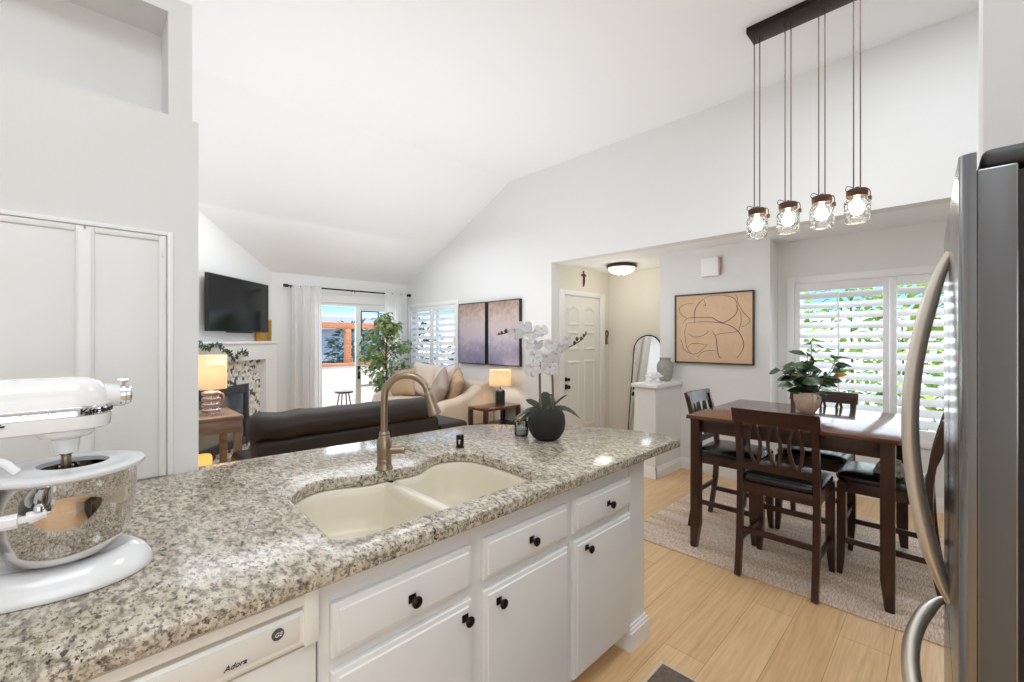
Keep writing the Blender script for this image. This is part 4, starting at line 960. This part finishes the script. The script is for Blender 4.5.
for c, rx, ry, rz, rot, m, lb in (
    ((3.84, 5.86, .80), .10, .32, .27, (R(4), R(14), R(8)), 'pil1', 'large cream cushion propped in the middle of the beige couch'),
    ((3.86, 5.36, .79), .10, .30, .25, (R(-5), R(16), R(-10)), 'pil1', 'large cream cushion on the couch, behind the tilted satin cushion'),
    ((3.60, 5.10, .74), .08, .24, .22, (R(40), R(18), R(-20)), 'pil3', 'taupe satin cushion standing on its corner, leaning on the cream cushions'),
    ((3.80, 5.00, .75), .08, .24, .22, (R(20), R(20), R(-28)), 'pil2', 'tan cushion against the sloping arm of the beige couch'),
    ((3.66, 6.17, .74), .09, .27, .23, (R(-8), R(15), R(14)), 'pil2', 'tan cushion at the ficus end of the beige couch')):
    cushion(c, rx, ry, rz, rot, M[m], 'cushion', lb, 'cushion', CG)
# side table and lamp
et = thing('side_table', 'low dark wood open frame side table beside the beige couch', 'table', (3.92, 4.285, 0))
b = MB(); b.box(-.32, .31, -.175, .175, .515, .55, .004); b.obj('tabletop', M['esptop'], et)
for x in (-.295, .285):
    for y in (-.15, .15): b = MB(); b.box(x - .025, x + .025, y - .025, y + .025, 0, .515, .003); b.obj('leg', M['esp'], et)
b = MB(); b.box(-.32, .31, -.175, .175, .27, .305, .004); b.obj('shelf', M['esp'], et)
def table_lamp(loc, lb, sh_r, z0, z1, power, base):
    t = thing('table_lamp', lb, 'lamp', loc)
    b = MB(); b.lathe([(sh_r, z0), (sh_r, z1), (sh_r - .004, z1), (sh_r - .004, z0)], seg=32, cap0=False, cap1=False); b.obj('lamp_shade', M['shade'], t, ang=60)
    base(t); point('lamp_bulb', (loc[0], loc[1], loc[2] + (z0 + z1) / 2), power, (1, .84, .62), .04)
    b = MB(); b.lathe([(.01, z0 - .03), (.008, (z0 + z1) / 2 - .04), (.022, (z0 + z1) / 2 - .01), (.03, (z0 + z1) / 2 + .03), (.002, (z0 + z1) / 2 + .06)], seg=14); b.obj('bulb', M['bulb'], t)
def baseA(t):
    b = MB(); b.lathe([(.062, 0), (.062, .17), (.052, .195), (.02, .205), (.004, .206)], seg=28, flute=.05, nfl=14); b.obj('base', M['black'], t, ang=60)
    b = MB(); b.lathe([(.012, .2), (.012, .29)]); b.obj('neck', M['gold'], t)
table_lamp((4.03, 4.30, .55), 'lit table lamp with drum shade and ribbed black base below the paintings', .148, .255, .47, 5, baseA)
# ficus
fi = thing('ficus_tree', 'tall leafy ficus tree in the corner beside the patio door', 'tree', (3.60, 6.60, 0))
b = MB(); b.lathe([(.13, 0), (.16, .03), (.18, .28), (.17, .28), (.004, .25)]); b.obj('pot', M['vase'], fi)
b = MB(); b.tube(crom([(0, 0, .25), (.02, .01, .7), (-.02, .0, 1.1), (.01, 0, 1.5), (0, 0, 1.8)], 4), [.024 - .001 * i for i in range(17)], 8)
lf = MB()
def fwidth(z): return .46 * max(.15, math.sin(PI * min(1, max(0, (z - .5) / 1.42)) ** .85)) 
for i in range(115):
    z = .62 + 1.2 * (i / 115) ** .95; a = random.uniform(0, 2 * PI); r = fwidth(z) * random.uniform(.5, 1.05)
    d = RT * math.cos(a) + FW * math.sin(a); p0 = Vector((0, 0, max(.5, z - .18))); p1 = d * r + Vector((0, 0, z + random.uniform(-.03, .1)))
    P_ = crom([p0, (p0 + p1) / 2 + Vector((0, 0, .05)), p1], 4); b.tube(P_, .004, 5)
    for k in range(9):
        p = P_[-1 - (k % 6)] if k % 6 < len(P_) else p1
        dd = (d * .6 + Vector((random.uniform(-1, 1), random.uniform(-1, 1), random.uniform(-1.1, .3))))
        lf.leaf(p + Vector((random.uniform(-.04, .04), random.uniform(-.04, .04), random.uniform(-.04, .04))), dd, (random.uniform(-.4, .4), random.uniform(-.4, .4), 1), random.uniform(.075, .11), random.uniform(.04, .058), .2)
b.obj('trunk', M['trunk'], fi); lf.obj('foliage', M['leaf'], fi, 'leaf')
# curtains and rod
rd = thing('curtain_rod', 'thin black curtain rod above the patio door', 'curtain rod', (3.2, 6.93, 2.232))
b = MB(); b.tube([(-1.05, 0, 0), (1.03, 0, 0)], .012, 10); b.obj('rod', M['metal_black'], rd)
for x in (-1.06, 1.02):
    b = MB(); b.tube([(x - .03, 0, 0), (x + .03, 0, 0)], .024, 10); b.obj('finial', M['metal_black'], rd)
for x in (-.99, .0, .97): b = MB(); b.tube([(x, 0, 0), (x, .118, .0)], .008, 8); b.tube([(x, .0, -.03), (x, 0, 0)], .008, 8); b.obj('bracket', M['metal_black'], rd)
def curtain(x0, x1, lb, folds):
    b = MB(); n = folds * 12; rs = []
    for z, amp in ((2.245, .014), (2.20, .014), (1.6, .020), (.9, .022), (.02, .024)):
        rs.append([(x0 + (x1 - x0) * (i / n) + .008 * math.sin(9 * i / n + z), 6.90 - .0 + amp * math.sin(2 * PI * folds * i / n + .3 * math.sin(z * 3)) + .01 * math.sin(5.3 * i / 7), z) for i in range(n + 1)])
    b.rings(rs, False, False, False); bmesh.ops.solidify(b.bm, geom=b.bm.faces[:], thickness=.004)
    o = b.obj('curtain', M['curtain'], ang=80); tag(o, lb, 'curtain', 'white curtains of the patio door')
curtain(2.21, 2.66, 'white curtain gathered on the fireplace side of the patio door', 7)
curtain(3.72, 4.16, 'white curtain gathered in the corner behind the ficus tree', 6)
# patio door
pd = struct(bpy.data.objects.new('door_2', None)); COL.objects.link(pd)
b = MB()
for a in ((PX0, PX0 + .05, 0, PZ1), (PX1 - .05, PX1, 0, PZ1), (PX0 + .05, PX1 - .05, PZ1 - .05, PZ1), (PX0 + .05, PX1 - .05, 0, .05)): b.box(a[0], a[1], YP + .03, YP + .12, a[2], a[3])
b.obj('door_frame', M['trim'], pd, smooth=False)
b = MB()
for a in ((3.295, 3.385, .05, 1.98), (3.91, 4.0, .05, 1.98), (3.385, 3.91, 1.92, 1.98), (3.385, 3.91, .05, .28), (3.385, 3.91, .62, .66)): b.box(a[0], a[1], YP + .04, YP + .075, a[2], a[3], .004)
b.obj('sliding_panel', M['trim'], pd)
b = MB()
for a in ((3.385, 3.40, 1.50, 1.92), (3.70, 3.715, 1.50, 1.92), (3.40, 3.70, 1.50, 1.52), (3.40, 3.70, 1.905, 1.92)): b.box(a[0], a[1], YP + .035, YP + .06, a[2], a[3])
b.obj('pet_panel_frame', M['dkgrey'], pd, smooth=False)
b = MB(); b.box(PX0 + .05, 3.30, YP + .085, YP + .09, .05, 1.98); b.box(3.385, 3.91, YP + .055, YP + .06, .28, 1.92); b.obj('door_glass', M['glassw'], pd, smooth=False)
b = MB(); b.box(3.32, 3.36, YP + .01, YP + .04, .76, .98, .008); b.obj('door_handle', M['bronze'], pd)

# fireplace on the diagonal wall: local x along the wall (towards the patio), local -y into the room
D0 = Vector((1.99 - .95, 7.05 - .95, 0)); fp_rz = R(45)
fpl = thing('fireplace', 'white corner fireplace with mosaic tile surround below the television', 'fireplace', D0, fp_rz)
S2 = math.sqrt(2); xr = (.95 - .162) * S2
def fx(t): return (.95 - t) * S2
b = MB(); y0 = -.20
b.box(fx(.355), xr, y0, -.002, 0, 1.165); b.box(-.80, -.66, y0, -.002, 0, 1.165); b.box(-.80, xr, y0, -.002, 1.165, 1.375, .003); b.box(-.80, xr + .01, y0 - .02, -.002, 1.375, 1.405, .004)
b.obj('mantel', M['trim'], fpl, smooth=False)
b = MB(); tx = fx(.40); b.box(-.66, fx(.355), -.12, -.002, 0, 1.165); b.obj('tile_surround', M['tile'], fpl, smooth=False)
b = MB(); fw = fx(.565)
for a in ((-.58, -.51, .10, .865), (fw - .07, fw, .10, .865), (-.51, fw - .07, .755, .865), (-.51, fw - .07, .10, .2)): b.box(a[0], a[1], -.15, -.12, a[2], a[3], .004)
b.obj('firebox_frame', M['hearth'], fpl)
b = MB(); b.box(-.51, fw - .07, -.132, -.125, .2, .755); b.obj('firebox_glass', M['fireglass'], fpl, smooth=False)
b = MB(); b.box(-.35, .75, -.46, -.201, 0.0005, .03, .006); b.obj('hearth_slab', M['grout'], fpl)
# television
tv = thing('television', 'black flat television tilted on the wall above the mantel', 'television', (1.425, 6.363, 1.862), R(45))
b = MB(); b.box(-.61, .61, -.02, .02, -.335, .335, .006); b.obj('housing', M['black'], tv)
b = MB(); b.box(-.60, .60, -.0215, -.019, -.32, .325); b.obj('screen', M['screen'], tv, smooth=False)
b = MB(); b.box(-.16, .16, .02, .085, -.12, .12, .005); b.box(-.25, .25, -.015, .015, -.348, -.335, .003); b.obj('wall_mount', M['metal_black'], tv)
ab = thing('amber_decor_box', 'amber gold decorative panel leaning on the mantel end behind the television', 'decor', (1.99 - .13 + .09, 7.05 - .13 - .09, 1.405), R(45))
ab.location = (1.822, 6.822, 1.4055)
b = MB(); b.box(-.16, .16, -.02, .02, 0, .31, .004); b.obj('frame', M['amber'], ab)
b = MB(); b.box(-.145, .145, -.024, -.019, .015, .295); b.obj('panel', M['gold'], ab, smooth=False)
# garland along the mantel
ga = thing('leaf_garland', 'dark olive leaf garland hanging from the white mantel', 'garland', (D0.x, D0.y, 1.405), fp_rz)
b = MB(); lf = MB(); P_ = crom([(-.72, -.235, .02), (-.5, -.24, -.02), (-.35, -.24, -.07), (-.2, -.24, -.03), (-.05, -.24, -.12), (.1, -.24, -.20), (.22, -.24, -.13), (.34, -.24, -.17)], 8)
b.tube(P_, .005, 6)
for p in P_:
    for k in range(2):
        d = Vector((random.uniform(-1, 1), random.uniform(-.6, .05), random.uniform(-.8, .8))); lf.leaf(p, d, (0, -1, .3), random.uniform(.04, .075), .024, .15)
b.obj('vine', M['trunk'], ga); lf.obj('leaves', M['leafd'], ga, 'leaf')
# console table, striped lamp, lantern
ctb = thing('console_table', 'brown oak console table carrying the striped lamp', 'table', (.70, 4.925, 0))
b = MB(); b.box(-.36, .36, -.325, .325, .70, .73, .004); b.obj('tabletop', M['table_oak'], ctb)
b = MB(); b.box(-.35, .35, -.315, .315, .58, .70, .003); b.obj('apron', M['table_oak'], ctb)
for x in (-.32, .32):
    for y in (-.285, .285): b = MB(); b.box(x - .03, x + .03, y - .03, y + .03, 0, .58, .003); b.obj('leg', M['table_oak'], ctb)
def baseB(t):
    b = MB(); prof = []
    for i in range(4): z = .01 + .053 * i; prof += [(.058, z), (.074, z + .012), (.076, z + .026), (.074, z + .04), (.058, z + .05)]
    b.lathe([(.075, 0), (.075, .01)] + prof + [(.03, .222), (.012, .23), (.01, .26)], seg=28); b.obj('base', M['chrome'], t, ang=50)
    b = MB()
    for i in range(4): z = .01 + .053 * i; b.lathe([(.0735, z + .012), (.0772, z + .02), (.0772, z + .032), (.0735, z + .04)], seg=28, cap0=False, cap1=False)
    b.obj('copper_bands', M['copper'], t)
    b = MB(); b.tube(crom([RT * .07 + Vector((0, 0, .20)), RT * .11 + Vector((0, 0, .19)), RT * .115 + Vector((0, 0, .13)), RT * .075 + Vector((0, 0, .10))], 5), .008, 8); b.obj('side_loop', M['copper'], t)
table_lamp((.855, 4.86, .73), 'lit lamp with tapered cream shade and striped metal base on the console table', .125, .24, .555, 6, baseB)
ln = thing('floor_lantern', 'glowing amber lantern on a black tripod below the console table', 'lantern', (.78, 4.78, 0))
b = MB()
for a in (30, 150, 270): b.tube([(.10 * math.cos(R(a)), .10 * math.sin(R(a)), .0), (.02 * math.cos(R(a)), .02 * math.sin(R(a)), .22)], .008, 8)
b.lathe([(.06, .22), (.06, .235), (.004, .236)]); b.obj('tripod', M['metal_black'], ln)
b = MB(); b.lathe([(.055, .235), (.065, .25), (.068, .36), (.055, .38), (.004, .381)]); b.obj('lantern_shade', M['ember'], ln)

# ------------------------------------------------------------------ outside
b = MB(); b.box(-8, 40, 7.3, 40, -.5, -.4); b.box(5.9, 40, -14, 7.3, -.5, -.4); struct(b.obj('ground', M['conc'], smooth=False))
b = MB(); b.box(1.5, 4.6, 7.2, 8.45, -.12, -.02); struct(b.obj('floor_balcony', M['conc'], smooth=False))
b = MB(); b.box(1.5, 4.6, 8.3, 8.45, -.02, .92); struct(b.obj('wall_balcony', M['parapet'], smooth=False))
rl = thing('balcony_railing', 'orange stained wooden railing above the balcony parapet', 'railing', (3.5, 8.37, .92))
b = MB(); b.box(-2, 1.1, -.09, .09, 0, .05, .004); b.obj('sill', M['orangewood'], rl)
b = MB(); b.box(-2, 1.1, -.05, .05, .72, .84, .004); b.obj('top_rail', M['orangewood'], rl)
for x in (-1.3, .215, 1.04): b = MB(); b.box(x - .055, x + .055, -.05, .05, .05, .72, .004); b.obj('post', M['orangewood'], rl)
bs = thing('patio_stool', 'small black metal stool on the balcony behind the glass door', 'stool', (3.32, 7.62, -.02))
b = MB(); b.lathe([(.15, .50), (.16, .51), (.16, .53), (.004, .54)]); b.obj('seat', M['metal_black'], bs)
for a in (45, 135, 225, 315): b = MB(); b.tube([(.17 * math.cos(R(a)), .17 * math.sin(R(a)), 0), (.08 * math.cos(R(a)), .08 * math.sin(R(a)), .51)], .011, 8); b.obj('leg', M['metal_black'], bs)
def shrub(name, c, rad, hgt, m, lb, cat, nleaf=420, L=.16, group=None, trunk=.3):
    t = thing(name, lb, cat, c, 0, group); b = MB()
    b.tube([(0, 0, 0), (.03, 0, hgt * .4), (0, .02, hgt * .75)], [.05 * rad, .04 * rad, .02 * rad], 7); b.obj('trunk', M['trunk'], t)
    lf = MB()
    for i in range(nleaf):
        while True:
            v = Vector((random.uniform(-1, 1), random.uniform(-1, 1), random.uniform(-1, 1)))
            if .3 < v.length < 1: break
        p = Vector((v.x * rad, v.y * rad, hgt * (trunk + (1 - trunk) * .5) + v.z * hgt * (1 - trunk) * .5)); d = Vector((v.x, v.y, v.z * .6 + random.uniform(-.4, .4)))
        lf.leaf(p, d, (random.uniform(-.6, .6), random.uniform(-.6, .6), 1), L * random.uniform(.7, 1.3), L * random.uniform(.4, .6), .25)
    lf.obj('foliage', M[m], t, 'leaf'); return t
for i, (x, y, r, h) in enumerate(((6.3, .35, .37, 2.7), (6.3, 1.36, .37, 2.5), (6.3, -.66, .37, 2.7), (7.5, .95, .42, 3.6), (7.5, -.2, .42, 3.7), (7.5, 2.1, .42, 3.4), (7.5, -1.35, .42, 3.7))):
    shrub('garden_bush', (x, y, -.4), r, h, 'leafb', 'bright green bush in the row outside the dining window shutters', 'bush', 420, .15, 'bushes outside the dining window', .05)
for i, (x, y, r, h) in enumerate(((3.3, 11.8, .78, 2.3), (5.4, 11.8, .78, 2.25), (7.5, 11.8, .78, 2.4), (9.6, 11.8, .78, 2.2), (4.4, 14.2, .8, 2.4), (6.5, 14.2, .8, 2.5))):
    shrub('distant_tree', (x, y, -.4), r, h, 'leafo', 'dark grey green tree in the row beyond the balcony railing', 'tree', 520, .2, 'trees beyond the balcony', .05)
hs = thing('distant_house', 'pale house beyond the balcony trees', 'house', (7.5, 17.5, -.4))
b = MB(); b.box(-2.5, 2.5, -1.5, 1.5, 0, 2.2); b.obj('walls', M['house'], hs, smooth=False)
b = MB(); b._new([Vector(v) for v in ((-2.8, -1.8, 2.2), (2.8, -1.8, 2.2), (2.8, 1.8, 2.2), (-2.8, 1.8, 2.2), (-2.8, 0, 2.75), (2.8, 0, 2.75))], ((0, 1, 5, 4), (2, 3, 4, 5), (0, 4, 3), (1, 2, 5), (3, 2, 1, 0))); b.obj('roof', M['grout'], hs, smooth=False)
